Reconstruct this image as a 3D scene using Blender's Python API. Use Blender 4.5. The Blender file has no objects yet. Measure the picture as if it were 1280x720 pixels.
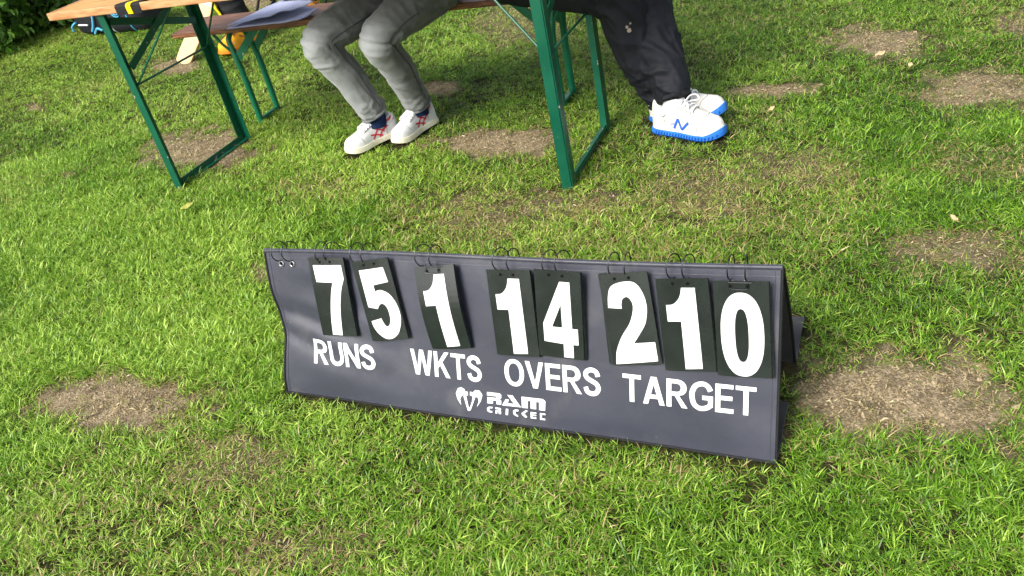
import bpy, bmesh, math, random, json
import numpy as np
from mathutils import Vector, Matrix, noise
from mathutils.geometry import tessellate_polygon
R = math.radians
random.seed(7); rng = np.random.default_rng(11)
sc = bpy.context.scene
C = sc.collection

# ------------------------------------------------------------------ camera, sky, sun, exposure
cam_d = bpy.data.cameras.new('camera'); cam = bpy.data.objects.new('camera', cam_d); C.objects.link(cam)
right = Vector((0.97453492, -0.12067689, -0.18899413)); up = Vector((0.2242358, 0.52446505, 0.82137368)); fwd = Vector((0, 0.84283658, -0.53816959))
M = Matrix((right, up, -fwd)).transposed().to_4x4(); M.translation = Vector((0, 0, 1.2529)); cam.matrix_world = M
cam_d.sensor_width = 36; cam_d.lens = 36 * 1024.87 / 1280; cam_d.clip_start = 0.05; cam_d.clip_end = 2000
sc.camera = cam
SUN = Vector((-0.54, -0.52, 0.66)).normalized()          # towards the sun
w = bpy.data.worlds.new('World'); sc.world = w; w.use_nodes = True
sky = w.node_tree.nodes.new('ShaderNodeTexSky'); sky.sky_type = 'NISHITA'; sky.sun_disc = False
sky.sun_elevation = math.asin(SUN.z); sky.sun_rotation = math.atan2(SUN.x, SUN.y)
sky.air_density = 1.0; sky.dust_density = 3.0; sky.ozone_density = 1.0
hs = w.node_tree.nodes.new('ShaderNodeHueSaturation'); hs.inputs['Saturation'].default_value = .45      # thin bright cloud greys the blue
w.node_tree.links.new(sky.outputs[0], hs.inputs['Color']); w.node_tree.links.new(hs.outputs[0], w.node_tree.nodes['Background'].inputs[0])
w.node_tree.nodes['Background'].inputs[1].default_value = 0.14
sl = bpy.data.lights.new('sun', 'SUN'); sl.energy = 2.9; sl.angle = R(26); sl.color = (1, 0.955, 0.89)
so = bpy.data.objects.new('sun', sl); C.objects.link(so); so.rotation_euler = SUN.to_track_quat('Z', 'Y').to_euler()
sc.view_settings.view_transform = 'Standard'; sc.view_settings.look = 'None'; sc.view_settings.gamma = 1
sc.view_settings.use_curve_mapping = False; sc.view_settings.exposure = 0.80
sc.cycles.max_bounces = 5; sc.cycles.diffuse_bounces = 3; sc.cycles.glossy_bounces = 2; sc.cycles.use_adaptive_sampling = True; sc.cycles.adaptive_threshold = .03

DIG = json.loads('''{"7": [[0.113, 0.094], [0.918, 0.093], [0.932, 0.268], [0.835, 0.371, 1], [0.748, 0.511, 1], [0.668, 0.698, 1], [0.597, 0.989], [0.317, 0.988], [0.36, 0.777, 1], [0.443, 0.57, 1], [0.522, 0.42, 1], [0.602, 0.311], [0.136, 0.306]], "5": [[0.158, 0.113], [0.829, 0.107], [0.865, 0.289], [0.449, 0.309], [0.452, 0.388], [0.613, 0.377, 1], [0.815, 0.44, 1], [0.938, 0.578, 1], [0.945, 0.745, 1], [0.803, 0.91, 1], [0.622, 0.978, 1], [0.427, 0.983, 1], [0.247, 0.916, 1], [0.151, 0.829, 1], [0.124, 0.749], [0.425, 0.722], [0.446, 0.769, 1], [0.509, 0.827, 1], [0.598, 0.813, 1], [0.664, 0.74, 1], [0.666, 0.614, 1], [0.584, 0.549, 1], [0.486, 0.551, 1], [0.397, 0.604], [0.146, 0.571]], "2": [[0.095, 0.359], [0.139, 0.227, 1], [0.235, 0.13, 1], [0.48, 0.092, 1], [0.718, 0.111, 1], [0.849, 0.222, 1], [0.885, 0.382, 1], [0.805, 0.547, 1], [0.654, 0.661, 1], [0.504, 0.759], [0.933, 0.759], [0.932, 0.967], [0.057, 0.984], [0.109, 0.843, 1], [0.27, 0.682, 1], [0.476, 0.546, 1], [0.59, 0.416, 1], [0.609, 0.325, 1], [0.537, 0.257, 1], [0.437, 0.268, 1], [0.386, 0.322, 1], [0.378, 0.377]], "1": [[0.485, 0.097], [0.743, 0.099], [0.746, 0.968], [0.413, 0.977], [0.418, 0.456], [0.157, 0.458], [0.157, 0.281], [0.296, 0.271, 1], [0.407, 0.218, 1], [0.458, 0.16, 1]], "4": [[0.55, 0.12], [0.765, 0.12], [0.775, 0.645], [0.895, 0.645], [0.895, 0.83], [0.78, 0.83], [0.78, 0.985], [0.57, 0.985], [0.57, 0.83], [0.14, 0.82], [0.14, 0.61]]}''')
MARK = json.loads('''{"hornL": [[0.5153, 0.0329], [0.5065, 0.0467], [0.5033, 0.0612], [0.5095, 0.0739], [0.5184, 0.0775], [0.5264, 0.0735], [0.53, 0.0633], [0.5291, 0.0588], [0.5226, 0.0587], [0.5171, 0.055], [0.5133, 0.0471]], "hornR": [[0.5554, 0.0332], [0.5669, 0.0496], [0.5718, 0.0649], [0.5654, 0.0746], [0.5548, 0.075], [0.5471, 0.0679], [0.5459, 0.0592], [0.5534, 0.0577], [0.5593, 0.0579], [0.5615, 0.0489]], "face": [[0.5229, 0.0563], [0.5294, 0.0593], [0.5319, 0.045], [0.5343, 0.0299], [0.5379, 0.0304], [0.5438, 0.0453], [0.5466, 0.0588], [0.5534, 0.0572], [0.5472, 0.0433], [0.539, 0.0235], [0.5351, 0.021], [0.5313, 0.0215], [0.5274, 0.0382]], "earL": [[0.5304, 0.0688], [0.535, 0.0682], [0.5346, 0.0597], [0.5296, 0.0583]], "earR": [[0.541, 0.0697], [0.5468, 0.0684], [0.5456, 0.0591], [0.5397, 0.0599]], "R": [[0.5839, 0.0738], [0.6152, 0.074], [0.6192, 0.0709], [0.6187, 0.0631], [0.6142, 0.0596], [0.6183, 0.0569], [0.6176, 0.0469], [0.6059, 0.0468], [0.6064, 0.0547], [0.5976, 0.0548], [0.5971, 0.0469], [0.5826, 0.0462], [0.5837, 0.0615], [0.6069, 0.0618], [0.6071, 0.0657], [0.5833, 0.0656]], "A": [[0.6344, 0.0728], [0.6472, 0.073], [0.6664, 0.0468], [0.6195, 0.0459], [0.6298, 0.0621], [0.6379, 0.0617], [0.6336, 0.0529], [0.6496, 0.0528], [0.6417, 0.0636]], "M": [[0.6691, 0.0729], [0.7196, 0.0736], [0.726, 0.069], [0.7241, 0.0462], [0.7098, 0.0461], [0.7108, 0.0647], [0.7036, 0.0649], [0.7027, 0.0469], [0.6895, 0.0468], [0.6905, 0.0651], [0.6837, 0.0647], [0.6827, 0.0466], [0.6683, 0.0463]], "c1": [[0.5953, 0.039], [0.5864, 0.0383], [0.5813, 0.0342], [0.5813, 0.0273], [0.5862, 0.0245], [0.5938, 0.0245], [0.594, 0.0283], [0.5887, 0.0285], [0.5864, 0.0312], [0.5887, 0.0347], [0.595, 0.0353]], "r": [[0.6028, 0.0388], [0.6148, 0.0387], [0.6169, 0.036], [0.6148, 0.0313], [0.6164, 0.0291], [0.6156, 0.0236], [0.6103, 0.0234], [0.6101, 0.0283], [0.6071, 0.0283], [0.6058, 0.0235], [0.6017, 0.0234], [0.6028, 0.0317], [0.6114, 0.0321], [0.6115, 0.0343], [0.6025, 0.0346]], "i": [[0.6285, 0.0386], [0.6345, 0.0386], [0.6327, 0.0233], [0.6268, 0.0232]], "c2": [[0.6594, 0.0401], [0.6513, 0.0397], [0.6461, 0.0356], [0.6461, 0.0278], [0.6511, 0.0241], [0.6574, 0.0225], [0.6576, 0.0262], [0.6531, 0.028], [0.6515, 0.0315], [0.6533, 0.0356], [0.6592, 0.0361]], "k": [[0.6668, 0.0331], [0.6775, 0.0413], [0.6826, 0.0405], [0.6734, 0.0325], [0.6803, 0.0252], [0.6755, 0.0226], [0.6671, 0.0292]], "e": [[0.689, 0.039], [0.703, 0.039], [0.7028, 0.0358], [0.6932, 0.0357], [0.6931, 0.0333], [0.7022, 0.0331], [0.7021, 0.0304], [0.6929, 0.0304], [0.6927, 0.0272], [0.7019, 0.0268], [0.7017, 0.0232], [0.6882, 0.0232]], "t": [[0.7114, 0.0394], [0.7245, 0.0395], [0.7243, 0.0359], [0.7162, 0.036], [0.7153, 0.0272], [0.7232, 0.0269], [0.723, 0.023], [0.7106, 0.0232]]}''')

# ------------------------------------------------------------------ helpers
def lin(r, g, b):
    f = lambda c: (c/255/12.92) if c/255 <= .04045 else ((c/255 + .055)/1.055)**2.4
    return (f(r), f(g), f(b), 1)
V = lambda *a: Vector(a)
def link(name, me, parent=None, mat=None, smooth=False):
    o = bpy.data.objects.new(name, me); C.objects.link(o)
    if mat: me.materials.clear(); me.materials.append(mat)
    if parent: o.parent = parent
    if smooth: me.polygons.foreach_set('use_smooth', [True]*len(me.polygons))
    return o
def tag(o, label, cat, group=None):
    o['label'] = label; o['category'] = cat
    if group: o['group'] = group
    return o
def thing(name, label, cat, loc=(0, 0, 0), rz=0, group=None):
    o = bpy.data.objects.new(name, None); C.objects.link(o); o.location = loc; o.rotation_euler = (0, 0, rz)
    o.empty_display_size = .1
    return tag(o, label, cat, group)

class MB:
    """collects faces; build() links them as one mesh object"""
    def __init__(s): s.v = []; s.f = []
    def add(s, vs, fs):
        b = len(s.v); s.v += [tuple(v) for v in vs]; s.f += [tuple(i+b for i in f) for f in fs]
    def box(s, c, size, rot=None, bev=0):
        c = Vector(c); h = Vector(size)/2; m = rot.to_matrix() if rot else Matrix.Identity(3)
        b = min(bev, min(h)*.9)
        if b <= 0:
            vs = [c + m @ Vector((x*h.x, y*h.y, z*h.z)) for x in (-1, 1) for y in (-1, 1) for z in (-1, 1)]
            s.add(vs, [(0,1,3,2),(4,6,7,5),(0,4,5,1),(2,3,7,6),(0,2,6,4),(1,5,7,3)]); return
        bm = bmesh.new(); bmesh.ops.create_cube(bm, size=1)
        for v in bm.verts: v.co = Vector((v.co.x*size[0], v.co.y*size[1], v.co.z*size[2]))
        bmesh.ops.bevel(bm, geom=bm.edges[:], offset=b, segments=2, affect='EDGES', profile=.5)
        s.add([c + m @ v.co for v in bm.verts], [[v.index for v in f.verts] for f in bm.faces]); bm.free()
    def bar(s, p, q, wx, wy, side=(0, 0, 1), bev=0):
        p, q = Vector(p), Vector(q); d = (q-p); L = d.length; d.normalize()
        sd = Vector(side); x = (sd - d*sd.dot(d)).normalized(); y = d.cross(x)
        m = Matrix((x, y, d)).transposed()
        s.box((p+q)/2, (wx, wy, L), m.to_quaternion(), bev)
    def angle_bar(s, p, q, a, b, t, xdir, ydir):
        """steel angle section: leg of width a along xdir, leg of width b along ydir"""
        p, q = Vector(p), Vector(q); x = Vector(xdir).normalized(); y = Vector(ydir).normalized()
        prof = [(0, 0), (a, 0), (a, t), (t, t), (t, b), (0, b)]
        vs = [P + x*i + y*j for P in (p, q) for i, j in prof]
        n = 6; fs = [(k, (k+1) % n, n+(k+1) % n, n+k) for k in range(n)] + [(0,1,2,3),(0,3,4,5),(6,9,8,7),(6,11,10,9)]
        s.add(vs, fs)
    def tube(s, pts, r, n=10, cap=True, closed=False):
        pts = [Vector(p) for p in pts]; m = len(pts)
        rr = r if hasattr(r, '__len__') else [r]*m
        T = []
        for i in range(m):
            a = pts[(i-1) % m] if (closed or i) else pts[0]; b = pts[(i+1) % m] if (closed or i < m-1) else pts[-1]
            T.append((b-a).normalized())
        x = T[0].orthogonal().normalized(); vs = []
        for i in range(m):
            x = (x - T[i]*x.dot(T[i])).normalized(); y = T[i].cross(x)
            vs += [pts[i] + (x*math.cos(2*math.pi*k/n) + y*math.sin(2*math.pi*k/n))*rr[i] for k in range(n)]
        fs = []
        for i in range(m if closed else m-1):
            j = (i+1) % m
            fs += [(i*n+k, i*n+(k+1) % n, j*n+(k+1) % n, j*n+k) for k in range(n)]
        if cap and not closed:
            fs += [tuple(range(n))[::-1], tuple((m-1)*n+k for k in range(n))]
        s.add(vs, fs)
    def grid(s, P, nu, nv):
        """P: list of (nu*nv) points, row major in v"""
        s.add(P, [(j*nu+i, j*nu+i+1, (j+1)*nu+i+1, (j+1)*nu+i) for j in range(nv-1) for i in range(nu-1)])
    def mesh(s, name):
        me = bpy.data.meshes.new(name); me.from_pydata([tuple(v) for v in s.v], [], s.f); me.update()
        return me
    def build(s, name, mat, parent=None, smooth=False):
        me = s.mesh(name)
        bm = bmesh.new(); bm.from_mesh(me); bmesh.ops.recalc_face_normals(bm, faces=bm.faces); bm.to_mesh(me); bm.free()
        o = link(name, me, parent, mat, smooth)
        if smooth:
            o.data.set_sharp_from_angle(angle=R(40)) if hasattr(o.data, 'set_sharp_from_angle') else None
        return o

def cat(pts, per=8, closed=False):
    """Catmull-Rom through points (any dimension)"""
    P = [np.array(p, float) for p in pts]; n = len(P); out = []
    for i in range(n if closed else n-1):
        p0 = P[(i-1) % n] if (closed or i) else 2*P[0]-P[1]; p1 = P[i]; p2 = P[(i+1) % n]
        p3 = P[(i+2) % n] if (closed or i < n-2) else 2*P[-1]-P[-2]
        for k in range(per):
            t = k/per
            out.append(.5*((2*p1) + (-p0+p2)*t + (2*p0-5*p1+4*p2-p3)*t*t + (-p0+3*p1-3*p2+p3)*t**3))
    if not closed: out.append(P[-1])
    return out

# ---- material helpers
def mat(name, col, rough=.6, spec=.4, metal=0, var=None, scale=20, bump=0, bscale=200, detail=4, coat=0, sheen=0, stretch=None, var2=None):
    m = bpy.data.materials.new(name); m.use_nodes = True; nt = m.node_tree; N = nt.nodes; b = N['Principled BSDF']
    b.inputs['Base Color'].default_value = col; b.inputs['Roughness'].default_value = rough
    b.inputs['Specular IOR Level'].default_value = spec; b.inputs['Metallic'].default_value = metal
    b.inputs['Coat Weight'].default_value = coat; b.inputs['Sheen Weight'].default_value = sheen
    tc = N.new('ShaderNodeTexCoord'); src = tc.outputs['Object']
    if stretch:
        mp = N.new('ShaderNodeMapping'); mp.inputs['Scale'].default_value = stretch; nt.links.new(src, mp.inputs[0]); src = mp.outputs[0]
    if var:
        n = N.new('ShaderNodeTexNoise'); n.inputs['Scale'].default_value = scale; n.inputs['Detail'].default_value = detail; nt.links.new(src, n.inputs['Vector'])
        r = N.new('ShaderNodeValToRGB'); r.color_ramp.elements[0].position = .32; r.color_ramp.elements[1].position = .68
        r.color_ramp.elements[0].color = col; r.color_ramp.elements[1].color = var
        if var2:
            e = r.color_ramp.elements.new(.52); e.color = var2
        nt.links.new(n.outputs[0], r.inputs[0]); nt.links.new(r.outputs[0], b.inputs['Base Color'])
        rr = N.new('ShaderNodeMapRange'); rr.inputs['To Min'].default_value = max(.05, rough-.1); rr.inputs['To Max'].default_value = min(1, rough+.12)
        nt.links.new(n.outputs[0], rr.inputs[0]); nt.links.new(rr.outputs[0], b.inputs['Roughness'])
    if bump:
        n2 = N.new('ShaderNodeTexNoise'); n2.inputs['Scale'].default_value = bscale; n2.inputs['Detail'].default_value = 3; nt.links.new(src, n2.inputs['Vector'])
        bp = N.new('ShaderNodeBump'); bp.inputs['Strength'].default_value = bump; bp.inputs['Distance'].default_value = .002
        nt.links.new(n2.outputs[0], bp.inputs['Height']); nt.links.new(bp.outputs[0], b.inputs['Normal'])
    return m

GREEN = mat('green_enamel', lin(0, 74, 53), .38, .5, var=lin(6, 84, 60), scale=9, bump=.15, bscale=60)
def chip(m, amount):
    nt = m.node_tree; N = nt.nodes; L = nt.links.new; b = N['Principled BSDF']; tc = N.new('ShaderNodeTexCoord')
    n_ = N.new('ShaderNodeTexNoise'); n_.inputs['Scale'].default_value = 38; n_.inputs['Detail'].default_value = 8; L(tc.outputs['Object'], n_.inputs['Vector'])
    r = N.new('ShaderNodeMapRange'); r.inputs['From Min'].default_value = amount; r.inputs['From Max'].default_value = amount+.03; L(n_.outputs[0], r.inputs[0])
    src = b.inputs['Base Color'].links[0].from_socket; mx = N.new('ShaderNodeMix'); mx.data_type = 'RGBA'; L(r.outputs[0], mx.inputs[0]); L(src, mx.inputs[6]); mx.inputs[7].default_value = lin(150, 146, 136); L(mx.outputs[2], b.inputs['Base Color'])
chip(GREEN, .685)
GREEN_B = mat('bench_green_enamel', lin(2, 92, 64), .36, .5, var=lin(10, 106, 74), scale=9, bump=.12, bscale=60)
chip(GREEN_B, .69)
STEEL = mat('wire_steel', (.55, .55, .57, 1), .28, .5, 1)
BLACKWIRE = mat('dark_wire', (.06, .06, .065, 1), .42, .5, 1)
WOODTOP = mat('pale_varnished_pine', lin(164, 126, 76), .65, .25, var=lin(190, 158, 108), scale=6, stretch=(1.2, 14, 14), bump=.25, bscale=40, var2=lin(190, 146, 88))
WOODEDGE = mat('orange_pine_edge', lin(166, 114, 72), .6, .3, var=lin(196, 152, 108), scale=10, stretch=(1.5, 9, 9), bump=.3, bscale=60)
BENCHWOOD = mat('worn_brown_bench_wood', lin(82, 50, 34), .45, .4, var=lin(146, 100, 68), scale=8, stretch=(1.2, 12, 12), bump=.3, bscale=50, var2=lin(110, 70, 46))
WHITE = mat('white_print', lin(224, 226, 226), .55, .3)
CARD = mat('dark_card_plastic', lin(22, 28, 27), .25, .6, var=lin(28, 35, 34), scale=14, bump=.05, bscale=30)
CARDB = mat('dark_card_back', lin(24, 30, 30), .4, .4)
TRIM = mat('black_binding', lin(24, 24, 28), .6, .3, bump=.3, bscale=900)

# ------------------------------------------------------------------ ground: bare patches, height, sheet
# centre, half axis along the frame's width, half axis along its depth, strength (1 = bare soil)
PATCH = [((-1.105, 1.836), (.215, -.075), (-.042, .135), 1.0), ((-1.273, 3.738), (.29, -.17), (-.065, .31), .95), ((.067, 3.025), (.27, -.16), (.017, .13), .95),
         ((1.69, 3.169), (.14, -.115), (.09, .16), .80), ((1.72, 2.50), (.16, -.11), (.095, .145), .80), ((1.137, 2.915), (.145, -.1), (.03, .06), .84),
         ((.735, 1.225), (.21, -.075), (.072, .128), .97), ((-.12, 3.828), (.10, -.07), (.006, .09), .9), ((-1.8, 5.43), (.2, -.14), (-.045, .2), .9),
         ((-1.6, 7.0), (.25, -.2), (-.1, .35), .8), ((-.05, 2.441), (.19, -.09), (.015, .16), .40), ((.634, 2.269), (.18, -.094), (.065, .18), .34),
         ((-.755, 1.494), (.14, -.045), (-.018, .10), .40), ((1.13, 1.67), (.13, -.06), (.06, .09), .6), ((.22, 2.396), (.26, -.13), (.024, .12), .38),
         ((.97, 2.269), (.167, -.094), (.065, .13), .35), ((-2.608, 5.191), (.07, -.045), (-.04, .09), .8), ((-1.925, 3.793), (.042, -.024), (-.02, .06), .8),
         ((-.779, 2.37), (.06, -.03), (-.019, .11), .6), ((.35, 4.6), (.24, -.2), (.08, .5), .35), ((-.53, 1.17), (.16, -.045), (-.006, .07), .32), ((-2.3, 2.9), (.05, -.03), (-.02, .05), .6),
         ((-.62, 2.95), (.2, -.1), (-.01, .13), .28), ((1.45, 2.05), (.2, -.1), (.06, .12), .3), ((2.3, 2.9), (.25, -.1), (.06, .2), .6), ((-3.6, 4.6), (.25, -.1), (.06, .25), .5)]
def vnoise(x, y, s, seed=0):
    """smooth value noise on arrays"""
    x = np.asarray(x)*s + seed*17.31; y = np.asarray(y)*s - seed*9.7
    xi = np.floor(x).astype(np.int64); yi = np.floor(y).astype(np.int64); fx = x-xi; fy = y-yi
    fx = fx*fx*(3-2*fx); fy = fy*fy*(3-2*fy)
    def h(a, b):
        n = (a*374761393 + b*668265263 + seed*974711) & 0x7fffffff
        n = ((n ^ (n >> 13))*1274126177) & 0x7fffffff
        return ((n ^ (n >> 16)) & 0xffff)/65535.
    return (h(xi, yi)*(1-fx)+h(xi+1, yi)*fx)*(1-fy) + (h(xi, yi+1)*(1-fx)+h(xi+1, yi+1)*fx)*fy
def fbm(x, y, s, seed=0): return .55*vnoise(x, y, s, seed)+.3*vnoise(x, y, s*2.1, seed+1)+.15*vnoise(x, y, s*4.3, seed+2)
def bare(x, y):
    x = np.asarray(x, float); y = np.asarray(y, float); out = np.zeros_like(x)
    wob = (fbm(x, y, 6, 3)-.5)*.8 + (vnoise(x, y, 26, 5)-.5)*.75 + (vnoise(x, y, 70, 8)-.5)*.35
    for c, a, b, s in PATCH:
        det = a[0]*b[1]-a[1]*b[0]; dx = x-c[0]; dy = y-c[1]
        p = (dx*b[1]-dy*b[0])/det; q = (a[0]*dy-a[1]*dx)/det
        r = np.sqrt(p*p+q*q) + wob
        k = np.clip((1.36-r)/.86, 0, 1); out = np.maximum(out, s*k*k*(3-2*k))
    return out
def gz(x, y):
    x = np.asarray(x, float); y = np.asarray(y, float)
    return .012*(fbm(x, y, 1.6, 21)-.5) + .006*(vnoise(x, y, 9, 23)-.5)
def axis(lo, hi, step, far):
    a = list(np.arange(lo, hi+1e-6, step)); d = step; l = lo; h = hi
    while h < far: d *= 1.6; h += d; l -= d; a = [l]+a+[h]
    return np.array(a)
gx, gy = axis(-3.4, 3.0, .026, 400), axis(.5, 8.0, .03, 400)
X, Y = np.meshgrid(gx, gy); Z = gz(X, Y); Bm = bare(X, Y)
near = (np.abs(X) < 6) & (Y > -2) & (Y < 11)
Z = np.where(near, Z + Bm*.008*(fbm(X, Y, 26, 31)-.35), 0*Z)
nu, nv = len(gx), len(gy)
me = bpy.data.meshes.new('ground')
idx = np.arange(nu*nv).reshape(nv, nu)
F = np.stack([idx[:-1, :-1], idx[:-1, 1:], idx[1:, 1:], idx[1:, :-1]], -1).reshape(-1, 4)
me.from_pydata(np.stack([X, Y, Z], -1).reshape(-1, 3).tolist(), [], F.tolist()); me.update()
at = me.attributes.new('bare', 'FLOAT', 'POINT'); at.data.foreach_set('value', Bm.reshape(-1).astype(np.float32))
fa = me.attributes.new('far', 'FLOAT', 'POINT'); fa.data.foreach_set('value', (~((X > -7.5) & (X < 6.5) & (Y > -1) & (Y < 12.5))).reshape(-1).astype(np.float32))
def soil_mat():
    m = bpy.data.materials.new('soil'); m.use_nodes = True; nt = m.node_tree; N = nt.nodes; L = nt.links.new; b = N['Principled BSDF']
    b.inputs['Roughness'].default_value = .95; b.inputs['Specular IOR Level'].default_value = .15
    tc = N.new('ShaderNodeTexCoord'); a = N.new('ShaderNodeAttribute'); a.attribute_name = 'bare'
    def nz(s, d=5):
        n = N.new('ShaderNodeTexNoise'); n.inputs['Scale'].default_value = s; n.inputs['Detail'].default_value = d; L(tc.outputs['Object'], n.inputs['Vector']); return n
    def ramp(src, p0, c0, p1, c1):
        r = N.new('ShaderNodeValToRGB'); r.color_ramp.elements[0].position = p0; r.color_ramp.elements[0].color = c0
        r.color_ramp.elements[1].position = p1; r.color_ramp.elements[1].color = c1; L(src, r.inputs[0]); return r
    thatch = ramp(nz(60).outputs[0], .35, lin(26, 32, 11), .68, lin(62, 62, 28))
    dry = ramp(nz(22, 8).outputs[0], .3, lin(118, 104, 82), .7, lin(178, 162, 132))
    spk = ramp(nz(150, 2).outputs[0], .42, (0.45, .42, .38, 1), .6, (1, 1, 1, 1))
    mul = N.new('ShaderNodeMix'); mul.data_type = 'RGBA'; mul.blend_type = 'MULTIPLY'; mul.inputs[0].default_value = .8; L(dry.outputs[0], mul.inputs[6]); L(spk.outputs[0], mul.inputs[7])
    mx = N.new('ShaderNodeMix'); mx.data_type = 'RGBA'; L(a.outputs['Fac'], mx.inputs[0]); L(thatch.outputs[0], mx.inputs[6]); L(mul.outputs[2], mx.inputs[7])
    fr_ = N.new('ShaderNodeAttribute'); fr_.attribute_name = 'far'; lawn = ramp(nz(3, 6).outputs[0], .3, lin(70, 100, 20), .7, lin(104, 136, 36))
    m3 = N.new('ShaderNodeMix'); m3.data_type = 'RGBA'; L(fr_.outputs['Fac'], m3.inputs[0]); L(mx.outputs[2], m3.inputs[6]); L(lawn.outputs[0], m3.inputs[7])
    L(m3.outputs[2], b.inputs['Base Color'])
    bp = N.new('ShaderNodeBump'); bp.inputs['Strength'].default_value = .9; bp.inputs['Distance'].default_value = .006
    ad = N.new('ShaderNodeMath'); ad.operation = 'ADD'; L(nz(70, 6).outputs[0], ad.inputs[0]); L(nz(260, 3).outputs[0], ad.inputs[1])
    L(ad.outputs[0], bp.inputs['Height']); L(bp.outputs[0], b.inputs['Normal'])
    return m
g = link('ground', me, None, soil_mat(), True); g['kind'] = 'structure'

# ------------------------------------------------------------------ scoreboard geometry
BL = V(-0.6280, 1.7085, 0.006); BR = V(0.4277, 1.1130, 0.006)
e = (BR-BL); LB = e.length; e.normalize(); n = V(-e.y, e.x, 0); zz = V(0, 0, 1)
vh = (n*.13 + zz*.375).normalized(); nf = (-n*.375 + zz*.13).normalized()     # up the front panel, out of it
sst = lambda a, b, x: (lambda t: t*t*(3-2*t))(min(1, max(0, (x-a)/(b-a))))
def vtop(u): return .374 - .003*u/LB + .025*u/LB + .003*math.sin(u*5.2)
def bulge(u, v):
    w_ = min(1, max(0, v/vtop(u)))
    env = math.sin(math.pi*min(1, w_*1.02))
    L_ = math.exp(-(u/.16)**2)
    b = -.013*L_*math.exp(-((w_-.5)/.2)**2)
    # folds running in from the left edge
    b += .0036*(1-math.exp(-u/.03))*math.exp(-u/.13)*math.sin((v + .22*u)*2*math.pi/.062 + .6)*math.exp(-((w_-.48)/.22)**2)
    b += .0028*math.exp(-((u-.16)/.14)**2)*math.sin((v + .24*u)*2*math.pi/.085)*env
    b += .0020*env*math.sin(u*7.1+v*9) + .0013*env*math.sin(u*15.3-v*17+1)
    b -= .006*math.exp(-((v)/.03)**2)*(.5+.5*math.sin(u*8.5+.4))
    b += .0010*math.exp(-((u-1.12)/.12)**2)*math.sin(v*60+u*20)*env
    return b
def surf(u, v, off=0):
    w_ = v/vtop(u)
    pull = .018*math.exp(-max(0, u)/.07)*math.exp(-((w_-.40)/.25)**2) - .004*math.exp(-max(0, u)/.05)*w_
    return BL + e*(u+pull) + vh*v + nf*(bulge(u, v)+off)
board = thing('scoreboard', 'long grey fabric tent scoreboard reading runs, wickets, overs, target', 'scoreboard', (0, 0, 0))
def fabric_mat(name, c0, c1, rough):
    m = mat(name, c0, rough, .5, var=c1, scale=5, detail=5)
    nt = m.node_tree; N = nt.nodes; L = nt.links.new; b = N['Principled BSDF']
    tc = N.new('ShaderNodeTexCoord'); wv = N.new('ShaderNodeTexNoise'); wv.inputs['Scale'].default_value = 1400; wv.inputs['Detail'].default_value = 1
    n2 = N.new('ShaderNodeTexNoise'); n2.inputs['Scale'].default_value = 14; n2.inputs['Detail'].default_value = 6
    L(tc.outputs['Object'], wv.inputs['Vector']); L(tc.outputs['Object'], n2.inputs['Vector'])
    b1 = N.new('ShaderNodeBump'); b1.inputs['Strength'].default_value = .35; b1.inputs['Distance'].default_value = .0006; L(wv.outputs[0], b1.inputs['Height'])
    b2 = N.new('ShaderNodeBump'); b2.inputs['Strength'].default_value = .3; b2.inputs['Distance'].default_value = .006; L(n2.outputs[0], b2.inputs['Height']); L(b1.outputs[0], b2.inputs['Normal'])
    n3 = N.new('ShaderNodeTexNoise'); n3.inputs['Scale'].default_value = 7; n3.inputs['Detail'].default_value = 3; n3.inputs['Distortion'].default_value = 2.2; L(tc.outputs['Object'], n3.inputs['Vector'])
    ab = N.new('ShaderNodeMath'); ab.operation = 'SUBTRACT'; ab.inputs[1].default_value = .5; L(n3.outputs[0], ab.inputs[0]); a2 = N.new('ShaderNodeMath'); a2.operation = 'ABSOLUTE'; L(ab.outputs[0], a2.inputs[0])
    cr = N.new('ShaderNodeMapRange'); cr.inputs['From Max'].default_value = .05; L(a2.outputs[0], cr.inputs[0])
    b3 = N.new('ShaderNodeBump'); b3.inputs['Strength'].default_value = .03; b3.inputs['Distance'].default_value = .0035; L(cr.outputs[0], b3.inputs['Height']); L(b2.outputs[0], b3.inputs['Normal'])
    L(b3.outputs[0], b.inputs['Normal']); b.inputs['Sheen Weight'].default_value = .15
    vo = N.new('ShaderNodeTexVoronoi'); vo.inputs['Scale'].default_value = 34; L(tc.outputs['Object'], vo.inputs['Vector'])
    sp = N.new('ShaderNodeMapRange'); sp.inputs['From Min'].default_value = .05; sp.inputs['From Max'].default_value = .11; sp.inputs['To Min'].default_value = .55; sp.inputs['To Max'].default_value = 0; L(vo.outputs['Distance'], sp.inputs[0])
    du = N.new('ShaderNodeTexNoise'); du.inputs['Scale'].default_value = 9; du.inputs['Detail'].default_value = 7; L(tc.outputs['Object'], du.inputs['Vector'])
    dm = N.new('ShaderNodeMapRange'); dm.inputs['From Min'].default_value = .56; dm.inputs['From Max'].default_value = .72; L(du.outputs[0], dm.inputs[0])
    mu = N.new('ShaderNodeMath'); mu.operation = 'MULTIPLY'; L(sp.outputs[0], mu.inputs[0]); L(dm.outputs[0], mu.inputs[1])
    ad = N.new('ShaderNodeMath'); ad.operation = 'MULTIPLY_ADD'; ad.inputs[1].default_value = .10; L(dm.outputs[0], ad.inputs[0]); L(mu.outputs[0], ad.inputs[2])
    src = b.inputs['Base Color'].links[0].from_socket; mx = N.new('ShaderNodeMix'); mx.data_type = 'RGBA'; L(ad.outputs[0], mx.inputs[0]); L(src, mx.inputs[6]); mx.inputs[7].default_value = lin(150, 146, 136); L(mx.outputs[2], b.inputs['Base Color'])
    return m
FAB = fabric_mat('grey_violet_nylon', lin(46, 48, 60), lin(54, 56, 69), .40)
FABIN = fabric_mat('black_nylon', lin(26, 26, 30), lin(34, 34, 38), .6)
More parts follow.
